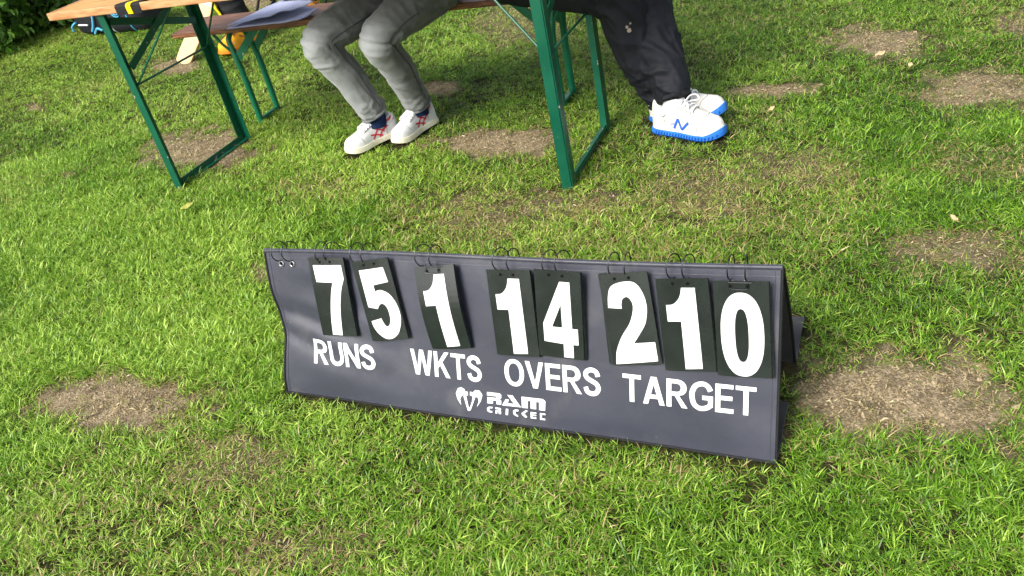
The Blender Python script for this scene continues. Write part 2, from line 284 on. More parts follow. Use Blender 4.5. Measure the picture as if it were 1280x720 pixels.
NU, NV = 150, 56
P = []; Q = []
for j in range(NV):
    for i in range(NU):
        u = LB*i/(NU-1); v = vtop(u)*j/(NV-1); P.append(surf(u, v)); Q.append(surf(u, v, -.004))
mb = MB(); mb.grid(P, NU, NV); mb.grid(Q, NU, NV)
def strip(a, b): mb.add([x for x in a]+[x for x in b], [(k, k+1, len(a)+k+1, len(a)+k) for k in range(len(a)-1)])
strip(P[:NU], Q[:NU]); strip(P[-NU:], Q[-NU:]); strip(P[::NU], Q[::NU]); strip(P[NU-1::NU], Q[NU-1::NU])
mb.build('front_panel', FAB, board, True)
# back panel and ground flaps (the open tent: front flap turned in, rear flap turned out)
def back(u, v, off=0):     # v from the top edge down
    top = surf(u, vtop(u), -.003); foot = BL + e*u + n*.306 + zz*.004
    d = foot-top; t = v
    return top + d*t + n*(.012*math.sin(math.pi*t)*(1+.3*math.sin(u*6)) + off)
mb = MB(); A = [back(LB*i/40, j/14) for j in range(15) for i in range(41)]; B = [back(LB*i/40, j/14, .004) for j in range(15) for i in range(41)]
mb.grid(A, 41, 15); mb.grid(B, 41, 15); strip(A[::41], B[::41]); strip(A[40::41], B[40::41]); strip(A[-41:], B[-41:]); mb.build('back_panel', FABIN, board, True)
for nm, o0, o1 in (('front_flap', .012, .175), ('rear_flap', .312, .478)):
    mb = MB(); A = []; B = []
    for j in range(9):
        for i in range(41):
            u = LB*i/40*1.004 - .002; q = o0+(o1-o0)*j/8
            p = BL + e*u + n*q + zz*(.010 + .010*math.sin(math.pi*j/8)*(.6+.4*math.sin(u*9)) + .004*math.sin(u*13+j))
            A.append(p); B.append(p - zz*.004)
    mb.grid(A, 41, 9); mb.grid(B, 41, 9); strip(A[::41], B[::41]); strip(A[40::41], B[40::41]); strip(A[-41:], B[-41:]); strip(A[:41], B[:41])
    mb.build(nm, FABIN, board, True)
# binding along the edges
for nm, path, r in (('edge_binding', [surf(0, vtop(0)*k/40) for k in range(41)], .0032), ('edge_binding', [surf(LB, vtop(LB)*k/20, -.001) for k in range(21)], .0032),
                    ('edge_binding', [surf(LB*k/80, .001, -.001) for k in range(81)], .0034), ('edge_binding', [back(LB, k/20, .002) for k in range(21)], .0034)):
    mb = MB(); mb.tube(path, r, 8); mb.build(nm, TRIM, board, True)
TOPF = fabric_mat('grey_violet_hem', lin(43, 45, 57), lin(50, 52, 64), .42)
mb = MB(); mb.tube([surf(LB*k/80, vtop(LB*k/80)+.001, -.002) for k in range(81)], .0055, 10); mb.build('top_hem', TOPF, board, True)
for uu in (.0, LB):
    mb = MB(); s_ = 1 if uu == 0 else -1
    mb.tube([surf(uu+s_*.012, vtop(uu)*k/40*.985+.004, .0002) for k in range(41)], .0007, 5); mb.build('seam', TOPF, board, True)
mb = MB(); mb.tube([surf(.005+(LB-.01)*k/80, vtop(LB*k/80)-.016, .0002) for k in range(81)], .0007, 5); mb.build('seam', TOPF, board, True)

# ---- flat print: polygons cut finely and laid on the curved surface
def smooth_poly(pts):
    n_ = len(pts); out = []
    for i in range(n_):
        p1, p2 = pts[i], pts[(i+1) % n_]
        if len(p1) > 2 or len(p2) > 2:
            p0 = pts[i-1] if len(p1) > 2 else p1; p3 = pts[(i+2) % n_] if len(p2) > 2 else p2
            a, b, c, d = [np.array(q[:2], float) for q in (p0, p1, p2, p3)]
            for k in range(6):
                t = k/6; out.append(tuple(.5*(2*b+(c-a)*t+(2*a-5*b+4*c-d)*t*t+(-a+3*b-3*c+d)*t**3)))
        else: out.append(tuple(p1[:2]))
    return out
def poly_bm(loops):
    bm = bmesh.new(); flat = [p for l in loops for p in l]; vs = [bm.verts.new((p[0], p[1], 0)) for p in flat]
    for t in tessellate_polygon([[Vector((p[0], p[1], 0)) for p in l] for l in loops]):
        try: bm.faces.new([vs[i] for i in t])
        except ValueError: pass
    return bm
def refine(bm, step):
    xs = [v.co.x for v in bm.verts]; ys = [v.co.y for v in bm.verts]
    for ax, lo, hi in ((0, min(xs), max(xs)), (1, min(ys), max(ys))):
        k = math.floor(lo/step)+1
        while k*step < hi:
            co = [0, 0, 0]; no = [0, 0, 0]; co[ax] = k*step; no[ax] = 1
            bmesh.ops.bisect_plane(bm, geom=bm.verts[:]+bm.edges[:]+bm.faces[:], plane_co=co, plane_no=no, dist=1e-7); k += 1
def print_on(bm, name, fn, parent, m, step=.016):
    refine(bm, step)
    for v in bm.verts: v.co = fn(v.co.x, v.co.y)
    bmesh.ops.recalc_face_normals(bm, faces=bm.faces)
    me_ = bpy.data.meshes.new(name); bm.to_mesh(me_); bm.free()
    return link(name, me_, parent, m)
def stroke_poly(pts, th, per=5):
    c = cat(pts, per); a = []; b = []
    for i, p in enumerate(c):
        d = c[min(i+1, len(c)-1)]-c[max(0, i-1)]; d = d/np.hypot(*d); nn_ = np.array([-d[1], d[0]])
        a.append(tuple(p+nn_*th/2)); b.append(tuple(p-nn_*th/2))
    return a + b[::-1]
def oval(cx, cy, rx, ry, ex=.92, k=40):
    f = lambda c: math.copysign(abs(c)**ex, c)
    return [(cx+rx*f(math.cos(t)), cy+ry*f(math.sin(t))) for t in np.linspace(0, 2*math.pi, k, endpoint=False)]
def bez(p0, p1, p2, p3, k=8):
    q = [np.array(p, float) for p in (p0, p1, p2, p3)]
    return [tuple((1-t)**3*q[0]+3*(1-t)**2*t*q[1]+3*(1-t)*t*t*q[2]+t**3*q[3]) for t in np.linspace(0, 1, k+1)]
# condensed bold grotesque capitals: width, list of shapes, each a list of loops (outline, holes)
GL = {'T': (.64, [[[(0, 1), (0, .84), (.235, .84), (.235, 0), (.405, 0), (.405, .84), (.64, .84), (.64, 1)]]]),
      'E': (.58, [[[(0, 0), (.58, 0), (.58, .16), (.17, .16), (.17, .43), (.54, .43), (.54, .59), (.17, .59), (.17, .84), (.57, .84), (.57, 1), (0, 1)]]]),
      'N': (.66, [[[(0, 0), (0, 1), (.17, 1), (.50, .34), (.50, 1), (.66, 1), (.66, 0), (.49, 0), (.16, .66), (.16, 0)]]]),
      'K': (.70, [[[(0, 0), (0, 1), (.17, 1), (.17, .56), (.48, 1), (.69, 1), (.38, .60), (.70, 0), (.50, 0), (.265, .46), (.17, .33), (.17, 0)]]]),
      'W': (1.0, [[[(0, 1), (.175, 1), (.285, .30), (.41, 1), (.59, 1), (.715, .30), (.825, 1), (1, 1), (.81, 0), (.62, 0), (.50, .68), (.38, 0), (.19, 0)]]]),
      'V': (.70, [[[(0, 1), (.18, 1), (.35, .24), (.52, 1), (.70, 1), (.44, 0), (.26, 0)]]]),
      'A': (.74, [[[(0, 0), (.27, 1), (.47, 1), (.74, 0), (.56, 0), (.505, .21), (.235, .21), (.18, 0)], [(.28, .37), (.46, .37), (.37, .72)]]]),
      'O': (.76, [[oval(.38, .5, .38, .515), oval(.38, .5, .205, .35)]]),
      'U': (.66, [[[(0, 1), (.17, 1)] + bez((.17, .36), (.17, .10), (.49, .10), (.49, .36)) + [(.49, 1), (.66, 1)] + bez((.66, .36), (.66, -.13), (0, -.13), (0, .36))]]),
      'R': (.70, [[[(0, 0), (0, 1)] + bez((.36, 1), (.76, 1), (.76, .44), (.42, .435)) + [(.70, 0), (.50, 0), (.27, .41), (.17, .41), (.17, 0)], [(.17, .84)] + bez((.34, .84), (.51, .84), (.51, .565), (.34, .565)) + [(.17, .565)]]]),
      'S': (.62, [[stroke_poly([(.530, .70), (.47, .86), (.31, .925), (.15, .865), (.092, .735), (.16, .61), (.32, .525), (.475, .435), (.535, .285), (.46, .13), (.31, .075), (.145, .13), (.078, .30)], .178)]]),
      'G': (.76, [[stroke_poly([(.67, .69), (.57, .865), (.40, .93), (.20, .845), (.09, .63), (.085, .43), (.15, .20), (.29, .085), (.42, .07), (.56, .115), (.68, .21)], .178)], [[(.40, .37), (.40, .53), (.75, .53), (.75, .14), (.59, .10), (.585, .37)]]])}
def inset(loop, d):
    n_ = len(loop); A_ = sum(loop[i][0]*loop[(i+1) % n_][1]-loop[(i+1) % n_][0]*loop[i][1] for i in range(n_)); sg = 1 if A_ > 0 else -1; out = []
    for i in range(n_):
        p0, p1, p2 = [np.array(loop[k % n_]) for k in (i-1, i, i+1)]; a = p1-p0; b = p2-p1
        a = a/(np.hypot(*a)+1e-9); b = b/(np.hypot(*b)+1e-9); na = np.array([-a[1], a[0]])*sg; nb = np.array([-b[1], b[0]])*sg; m = na+nb; q = max(.35, m@na)
        out.append(tuple(p1 + m/q*d))
    return out
def word(txt, u0, u1, v0, v1):
    adv = [GL[c][0] for c in txt]; gap = .05; tot = sum(adv)+gap*(len(txt)-1); sx = (u1-u0)/tot; sy = v1-v0; x = 0
    for c, a in zip(txt, adv):
        for k, loops in enumerate(GL[c][1]):
            yield poly_bm([[(u0+(x+p[0])*sx, v0+p[1]*sy) for p in inset(l, .006 if li == 0 else -.006)] for li, l in enumerate(loops)]), k
        x += a+gap
for txt, u0, u1, v0, v1 in (('RUNS', .103, .289, .0925, .156), ('WKTS', .388, .574, .0955, .158), ('OVERS', .631, .855, .0965, .160), ('TARGET', .903, 1.172, .0945, .156)):
    for bm_, k_ in word(txt, u0, u1, v0, v1): print_on(bm_, 'lettering', lambda u, v, k_=k_: surf(u, v, .0008+.0002*k_), board, WHITE)
for k, (nm, pl) in enumerate(MARK.items()):
    print_on(poly_bm([pl]), 'emblem' if nm in ('hornL', 'hornR', 'face', 'earL', 'earR') else 'lettering', lambda u, v, k=k: surf(u, v, .0008+.0001*(k % 5)), board, WHITE)

# ---- rings, eyelets and number cards
ring_u = [(.046, .078), (.172, .203), (.273, .304), (.450, .481), (.640, .669), (.753, .781), (.891, .919), (1.011, 1.040), (1.120, 1.148)]
def frame_at(u, v):
    p = surf(u, v); a = (surf(u+.004, v)-surf(u-.004, v)).normalized(); b = (surf(u, v+.004)-surf(u, v-.004)).normalized()
    return p, a, b, a.cross(b)
RIM = mat('eyelet_metal', (.42, .42, .44, 1), .3, .5, 1); HOLE = mat('eyelet_hole', lin(14, 14, 15), .9, .1)
for pair in ring_u:
    for q, u in enumerate(pair):
        tw = random.uniform(-.5, .1); rad = .0225; vt = vtop(u)
        p = surf(u, vt-.012); _, a, b, c = frame_at(u, vt-.02)
        cc = p + b*.013 + c*.004
        dirn = (c*math.cos(tw) + a*math.sin(tw)).normalized()
        mb = MB(); mb.tube([cc + (dirn*math.cos(t) + b*math.sin(t)*1.08)*rad for t in np.linspace(0, 2*math.pi, 33)[:-1]], .0013, 8, closed=True)
        mb.build('wire_ring', BLACKWIRE, board, True)
        p, a, b, c = frame_at(u, vt-.031)
        mb = MB(); mb.tube([p + c*.0012 + (a*math.cos(t) + b*math.sin(t))*.0062 for t in np.linspace(0, 2*math.pi, 25)[:-1]], .0018, 8, closed=True)
        ey = mb.build('eyelet', RIM, board, True)
        mb = MB(); mb.add([p + c*.0014 + (a*math.cos(t) + b*math.sin(t))*.0052 for t in np.linspace(0, 2*math.pi, 17)[:-1]], [tuple(range(16))]); mb.build('eyelet_hole', HOLE, ey)

def zero_loops():
    def se(cx, cy, rx, ry, ex, k=56):
        o = []
        for t in np.linspace(0, 2*math.pi, k, endpoint=False):
            c, s_ = math.cos(t), math.sin(t); o.append((cx+rx*math.copysign(abs(c)**ex, c), cy+ry*math.copysign(abs(s_)**ex, s_)))
        return o
    return [se(.495, .555, .395, .438, .86), se(.488, .562, .125, .278, .80)]
CW, CH = .101, .195
cards = [('7', .197, .274, 3.0, 'a 7 above the word RUNS, leftmost of the cards', 2), ('5', .330, .276, 9.0, 'a 5 above the word RUNS, tilted clockwise', 2),
         ('1', .496, .271, 7.0, 'a 1 alone above the word WKTS, bowed outwards', 2), ('1', .669, .272, 2.3, 'a 1 above the word OVERS, left of the 4', 3),
         ('4', .776, .278, -1.2, 'a 4 above the word OVERS', 3), ('2', .926, .279, 8.0, 'a 2 above the word TARGET, fanned from the cards behind', 3),
         ('1', 1.039, .277, 4.2, 'a 1 above the word TARGET, between 2 and 0', 2), ('0', 1.146, .278, 2.6, 'a 0 at the right end above the word TARGET', 3)]
for ci, (dg_, cu_, cv_, lean, lab, nb) in enumerate(cards):
    t = thing('number_card', 'black flip card stack showing ' + lab, 'number card', surf(cu_, cv_-CH/2), 0, 'number cards hung on the scoreboard')
    inv = Matrix.Translation(-Vector(t.location))
    bow = .010 if lab.startswith('a 1 alone') else random.uniform(.001, .004)
    topl = (.008, .009, .010, .012, .018, .008, .020, .016)[ci]
    def card_fn(rot, du, dv, off, bow=bow, topl=topl):
        a = R(rot)
        def fn(s_, t_, o2=0):
            x = (s_-.5)*CW; y = (t_)*CH               # hang from the top centre
            tu, tv = cu_ - math.sin(a)*0 , cv_ + CH/2*math.cos(a)
            tu = cu_ - math.sin(a)*CH/2
            u = tu + du + x*math.cos(a) + y*math.sin(a); v = tv + dv + x*math.sin(a)*1.0 - y*math.cos(a)
            base = BL + e*u + vh*v + nf*(.0015)
            lift = off + topl*(1-t_)**1.7 + bow*math.sin(math.pi*t_)*1.2 + .0035*math.sin(math.pi*(s_))*.4 + .004
            return base + nf*(lift+o2) - Vector(t.location)
        return fn
    def card_mesh(fn, th):
        mb = MB(); A = [fn(i/8, j/14) for j in range(15) for i in range(9)]; B = [fn(i/8, j/14, -th) for j in range(15) for i in range(9)]
        mb.grid(A, 9, 15); mb.grid(B, 9, 15)
        for a, b in ((A[:9], B[:9]), (A[-9:], B[-9:]), (A[::9], B[::9]), (A[8::9], B[8::9])): mb.add(a+b, [(k, k+1, len(a)+k+1, len(a)+k) for k in range(len(a)-1)])
        return mb
    spread = {'2': (-3.6, -.006), '0': (.8, .003), '4': (1.0, .003)}.get(dg_, (.5, .0015))
    for k in range(nb, 0, -1):
        card_mesh(card_fn(lean + spread[0]*k/nb + random.uniform(-.3, .3), spread[1]*k/nb, -.001*k, .0022*(nb-k)), .001).build('back_card', CARD if k == nb else CARDB, t)
    top = card_fn(lean, 0, 0, .0022*nb+.0008)
    cd = card_mesh(top, .0012).build('front_card', CARD, t)
    loops = zero_loops() if dg_ == '0' else [smooth_poly(DIG[dg_])]
    if dg_ == '4': loops.append([(.555, .375), (.56, .64), (.335, .64)])
    bm = poly_bm(loops); refine(bm, .09)
    for v in bm.verts: v.co = top(v.co.x, v.co.y, .0006)
    bmesh.ops.recalc_face_normals(bm, faces=bm.faces)
    m_ = bpy.data.meshes.new('digit'); bm.to_mesh(m_); bm.free(); link('digit', m_, cd, WHITE)
    for s_ in (.33, .62):
        mb = MB(); c0 = top(s_, .055, .0007); mb.add([c0 + (e*math.cos(q) + vh*math.sin(q))*.0032 for q in np.linspace(0, 2*math.pi, 15)[:-1]], [tuple(range(14))]); mb.build('punched_hole', HOLE, cd)
    if ci in (2, 7):      # bent wire clip over the card's top
        mb = MB(); s0, s1 = (.32, .62); pts = [top(s0, -.03, .003), top(s0-.02, .03, .004), top(s0, .075, .003), top(s1, .08, .003), top(s1+.02, .03, .004), top(s1, -.03, .003)]
        mb.tube(cat(pts, 4), .0008, 6); mb.tube([top(s0-.03, .012, .005), top(s1+.10, .012, .005)], .0008, 6); mb.build('wire_clip', BLACKWIRE, t, True)

# ------------------------------------------------------------------ trestle table
ty = -0.48629; te = V(math.cos(ty), math.sin(ty), 0); tn = V(-math.sin(ty), math.cos(ty), 0); T0 = V(-1.2702, 3.3106, 0); TL_, TW = 1.7385, .4641; TH = .735
table = thing('folding_table', 'long wooden folding table on green steel legs, its top cut by the frame', 'table', T0, ty)
mb = MB(); mb.box((1.1-.245, TW/2, TH+.0135), (2.2, TW+.04, .024), None, .004); top = mb.build('tabletop', WOODTOP, table)
for yy in (-.0145-.005, TW+.0145+.005):
    mb = MB(); mb.box((1.1-.245, yy-math.copysign(.0, yy), TH+.0145), (2.204, .012, .0285), None, .003); mb.build('edge_strip', WOODEDGE, top)
for xx in (-.246, 1.956):
    mb = MB(); mb.box((xx, TW/2, TH+.0140), (.012, TW+.02, .0275), None, .003); mb.build('edge_strip', WOODEDGE, top)
for k, (x0, s) in enumerate(((0, 1), (TL_, -1))):
    for y0, ys in ((0, 1), (TW, -1)):
        mb = MB(); mb.angle_bar((x0-.012*s, y0-.012*ys, -.004), (x0-.012*s, y0-.012*ys, TH), .034*s, .042*ys, .004, (1, 0, 0), (0, 1, 0)); lg = mb.build('leg', GREEN, table)
        mb = MB(); mb.tube([(x0-.012*s-.004*s, y0+.010*ys, .452), (x0-.012*s+.001*s, y0+.010*ys, .452)], .008, 10); mb.build('bolt', STEEL, lg, True)
    mb = MB(); mb.angle_bar((x0-.008*s, -.008, .006), (x0-.008*s, TW+.008, .006), .026*s, .026, .004, (1, 0, 0), (0, 0, 1)); mb.build('foot_bar', GREEN, table)
    mb = MB(); mb.bar((x0+.004*s, .020, .700), (x0+.004*s, TW-.016, .565), .005, .028, (1, 0, 0)); mb.build('cross_brace', GREEN, table)
    mb = MB(); mb.bar((x0+.012*s, .016, .520), (x0+.012*s, TW-.020, .725), .005, .028, (1, 0, 0)); mb.build('cross_brace', GREEN, table)
    mb = MB(); mb.tube([(x0+.006*s, .012, .450), (x0+.006*s, TW-.012, .450)], .0045, 8); mb.build('tie_rod', GREEN, table, True)
    for y0 in (.016, TW-.016):
        mb = MB(); mb.tube([(x0+.008*s, y0, .452), (x0+.27*s, y0*.6+TW*.2, TH-.004)], .0042, 8); mb.build('brace_rod', GREEN, table, True)
    mb = MB(); mb.box((x0+.24*s, TW/2, TH-.006), (.12, .2, .010), None, .002); mb.build('hinge_plate', GREEN, table)

# strap draped over the near table edge
STRAPB = mat('black_webbing', lin(26, 26, 28), .7, .3, bump=.5, bscale=500); STRAPY = mat('yellow_webbing', lin(236, 206, 8), .6, .3, bump=.4, bscale=500)
st = thing('strap', 'black and yellow webbing strap folded over the near edge of the table', 'strap', T0 + te*.19 + V(0, 0, TH+.027), ty)
def ribbon(w0, prof, skew, m, name, lift):
    mb = MB(); n_ = len(prof); A = []
    for k, (y, z) in enumerate(prof):
        for s_ in (0, 1): A.append((w0[0] + (w0[1]-w0[0])*s_ + skew*y, y, z+lift))
    mb.grid(A, 2, n_); o = mb.build(name, m, st)
    o.modifiers.new('thickness', 'SOLIDIFY').thickness = .0016; return o
prof = [(-.028, -.034), (-.0290, -.02), (-.0285, -.004), (-.026, .0030), (-.018, .0045), (.0, .0042), (.04, .0045), (.09, .005), (.14, .0042), (.2, .0045)]
ribbon((-.062, .058), prof, .55, STRAPB, 'webbing', 0)
prof2 = [(y-.003 if z < 0 else y, z) for y, z in prof]
ribbon((-.004, .020), prof2, .55, STRAPY, 'stripe', .0018)

# ------------------------------------------------------------------ bench
bn0 = V(-1.007, 3.938, 0); by = R(-26.813); be = V(math.cos(by), math.sin(by), 0); bnn = V(-math.sin(by), math.cos(by), 0)
bench = thing('bench', 'narrow worn brown wooden bench on green tubular legs behind the table', 'bench', bn0, by)
BLs = 1.549; BW = .148; BZ = .452
mb = MB(); mb.box((1.1-.26, BW/2-.02, BZ+.0125), (2.2, .25, .025), None, .005); mb.build('seat', BENCHWOOD, bench)
for x0, s in ((0, 1), (BLs, -1)):
    for y0, sy in ((0, 1), (BW, -1)):
        pts = cat([(x0, y0, -.004), (x0, y0, .2), (x0-.004*s, y0, .30), (x0-.012*s, y0+.004*sy, .36)], 5)
        mb = MB(); mb.tube(pts, .0145, 12); mb.build('leg', GREEN_B, bench, True)
        mb = MB(); mb.bar((x0-.006*s, y0, .31), (x0+.155*s, y0+.02*sy, BZ-.002), .034, .007, (0, 0, 1)); mb.build('bracket', GREEN_B, bench)
    arch = [(x0-.012*s, .004, .355), (x0-.02*s, .010, .400), (x0-.012*s, .035, .432), (x0-.012*s, BW/2, .438), (x0-.012*s, BW-.035, .432), (x0-.02*s, BW-.010, .400), (x0-.012*s, BW-.004, .355)]
    mb = MB(); mb.tube(cat(arch, 5), .0125, 10); mb.build('arch', GREEN_B, bench, True)
    mb = MB(); mb.tube([(x0-.01*s, 0, .34), (x0-.045*s, -.01, .39), (x0-.075*s, -.02, BZ-.002)], .0065, 8); mb.build('stay_rod', GREEN_B, bench, True)
    mb = MB(); mb.box((x0, BW/2, .012), (.018, BW, .014)); mb.build('foot_bar', GREEN_B, bench)
    mb = MB(); mb.box((x0-.012*s, BW/2, BZ-.006), (.05, .2, .008)); mb.build('mounting_plate', GREEN_B, bench)

# cloth on the bench
CLOTH = mat('pale_lilac_cloth', lin(160, 166, 198), .85, .2, var=lin(178, 182, 208), scale=9, bump=.3, bscale=300)
cl = thing('cloth', 'folded pale lilac cloth lying on the bench beside the grey jeans', 'cloth', V(-.775, 3.80, BZ+.026), by)
def quad_sheet(c, nn, zf, m, name, par, th=.003):
    mb = MB(); A = []
    for j in range(nn):
        for i in range(nn):
            s_, t_ = i/(nn-1), j/(nn-1)
            p = (1-t_)*((1-s_)*c[0]+s_*c[1]) + t_*((1-s_)*c[3]+s_*c[2]); A.append(V(p.x, p.y, zf(p.x, p.y, s_, t_)))
    mb.grid(A, nn, nn); o = mb.build(name, m, par, True); md = o.modifiers.new('thickness', 'SOLIDIFY'); md.thickness = th; md.offset = 1
    return o
rot_ = Matrix.Rotation(-by, 3, 'Z'); loc = lambda x, y: rot_ @ (V(x, y, 0) - V(-.775, 3.80, 0))
c1 = [loc(-.975, 3.812), loc(-.62, 3.615), loc(-.545, 3.70), loc(-.735, 4.045)]
quad_sheet(c1, 16, lambda x, y, s_, t_: .004 + .022*(fbm(x, y, 11, 41))*(s_*.6+.4*t_) + .016*max(0, t_-.4) , CLOTH, 'lower_layer', cl)
c2 = [loc(-.965, 3.815), loc(-.70, 3.685), loc(-.555, 3.715), loc(-.742, 4.02)]
quad_sheet(c2, 16, lambda x, y, s_, t_: .014 + .040*(fbm(x, y, 10, 44))*(s_*.7+.5*t_) + .012*s_*(1-t_) + .012*max(0, t_-.4), CLOTH, 'upper_fold', cl)

# ------------------------------------------------------------------ people
def union(tubes, voxel, iters=5):
    """grow one continuous surface from tapering chains; returns vertices and faces"""
    mb = MB()
    for pts, rad in tubes:
        full = cat([list(p)+[r] for p, r in zip(pts, rad)], 6)
        P_ = [V(*q[:3]) for q in full]; r_ = [float(q[3]) for q in full]
        d0 = (P_[0]-P_[1]).normalized(); d1 = (P_[-1]-P_[-2]).normalized()
        P_ = [P_[0]+d0*r_[0]*.7, P_[0]+d0*r_[0]*.4] + P_ + [P_[-1]+d1*r_[-1]*.4, P_[-1]+d1*r_[-1]*.7]
        r_ = [r_[0]*.55, r_[0]*.88] + r_ + [r_[-1]*.88, r_[-1]*.55]
        mb.tube(P_, r_, 18)
    me_ = mb.mesh('tmp'); ob = bpy.data.objects.new('tmp', me_); C.objects.link(ob)
    bm = bmesh.new(); bm.from_mesh(me_); bmesh.ops.recalc_face_normals(bm, faces=bm.faces); bm.to_mesh(me_); bm.free()
    md = ob.modifiers.new('r', 'REMESH'); md.mode = 'VOXEL'; md.voxel_size = voxel
    ms = ob.modifiers.new('s', 'SMOOTH'); ms.iterations = iters; ms.factor = .5
    dgp = bpy.context.evaluated_depsgraph_get(); out = bpy.data.meshes.new_from_object(ob.evaluated_get(dgp))
    bpy.data.objects.remove(ob); return out
def cut_tube(pts, rad, n=28, per=10):
    """open trouser leg: only used to find the leg's axis"""
    return [V(*q[:3]) for q in cat(pts, per)]
def wrinkle(me_, legs, specs, gen=.003, gscale=14, ridge=None):
    """legs: axis polylines; specs: (leg, at, half width, amplitude, wavelength, facing vector or None, slant)"""
    nv_ = len(me_.vertices); co = np.empty(nv_*3); me_.vertices.foreach_get('co', co); co = co.reshape(-1, 3)
    no = np.empty(nv_*3); me_.vertices.foreach_get('normal', no); no = no.reshape(-1, 3)
    disp = np.array([noise.noise(Vector(c)*gscale)*gen + noise.noise(Vector(c)*gscale*2.3)*gen*.5 + noise.noise(Vector(c)*gscale*5)*gen*.35 for c in co])
    best = np.full(nv_, 1e9); S = np.zeros(nv_); Lid = np.zeros(nv_, int); AX = np.zeros((nv_, 3)); TA = np.zeros((nv_, 3))
    for li, pl in enumerate(legs):
        s0 = 0
        for a, b in zip(pl[:-1], pl[1:]):
            a_, b_ = np.array(a), np.array(b); d = b_-a_; L_ = np.linalg.norm(d); d = d/L_
            tt = np.clip((co-a_)@d, 0, L_); q = a_+tt[:, None]*d; dist = np.linalg.norm(co-q, axis=1)
            m_ = dist < best; best[m_] = dist[m_]; S[m_] = s0+tt[m_]; Lid[m_] = li; AX[m_] = (co-q)[m_]; TA[m_] = d; s0 += L_
    AXn = AX/np.maximum(1e-6, np.linalg.norm(AX, axis=1))[:, None]
    for li, at, hw, amp, wl, fac, slant in specs:
        m_ = Lid == li
        env = np.exp(-((S-at)/hw)**2)
        f = np.ones(nv_) if fac is None else np.clip(.25+.9*(AXn@np.array(fac)), 0, 1)
        ph = 2*math.pi*(S-at)/wl + slant*np.arctan2(AXn[:, 0], AXn[:, 1]) + 1.6*np.array([noise.noise(Vector(c)*9) for c in co])
        w_ = 1-2*np.abs(np.sin(ph/2))**.75
        disp += np.where(m_, amp*env*f*w_, 0)
    if ridge:
        for i in range(nv_):
            ang = math.atan2(AXn[i, 2]*.9 + AXn[i, 0]*.3, AXn[i, 1]+AXn[i, 0]*.6)
            q = Vector((S[i]*ridge[1], math.cos(ang)*ridge[2], math.sin(ang)*ridge[2] + 7.3*Lid[i]))
            q2 = q + Vector((ang*.8, 0, 0)) + Vector((noise.noise(q*.5), 0, 0))*1.5
            k = 1-abs(noise.noise(q2))*2.2; k2 = 1-abs(noise.noise(q2*1.9+Vector((5, 3, 1))))*2.2
            ev = sum(math.exp(-((S[i]-c_)/w__)**2) for l_, c_, w__ in ridge[3] if l_ == Lid[i])
            disp[i] += ridge[0]*min(1.2, .25+ev)*(max(0, k)**3 + .5*max(0, k2)**3 - .35)
    co2 = co + no*disp[:, None]; me_.vertices.foreach_set('co', co2.reshape(-1)); me_.update()
    bm = bmesh.new(); bm.from_mesh(me_)
    for _ in range(2): bmesh.ops.smooth_vert(bm, verts=bm.verts, factor=.5, use_axis_x=True, use_axis_y=True, use_axis_z=True)
    bm.to_mesh(me_); bm.free(); me_.update()
    return co, AXn, S, Lid
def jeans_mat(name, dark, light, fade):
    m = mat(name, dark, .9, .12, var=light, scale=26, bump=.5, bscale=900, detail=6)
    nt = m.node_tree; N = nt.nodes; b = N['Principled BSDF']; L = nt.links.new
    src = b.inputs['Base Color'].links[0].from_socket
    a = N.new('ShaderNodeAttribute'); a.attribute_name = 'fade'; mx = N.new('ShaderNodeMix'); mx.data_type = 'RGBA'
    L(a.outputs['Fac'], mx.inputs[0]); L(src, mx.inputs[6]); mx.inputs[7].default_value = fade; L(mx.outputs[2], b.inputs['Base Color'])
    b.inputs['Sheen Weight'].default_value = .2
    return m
def add_fade(me_, vals):
    a = me_.attributes.new('fade', 'FLOAT', 'POINT'); a.data.foreach_set('value', np.asarray(vals, np.float32))

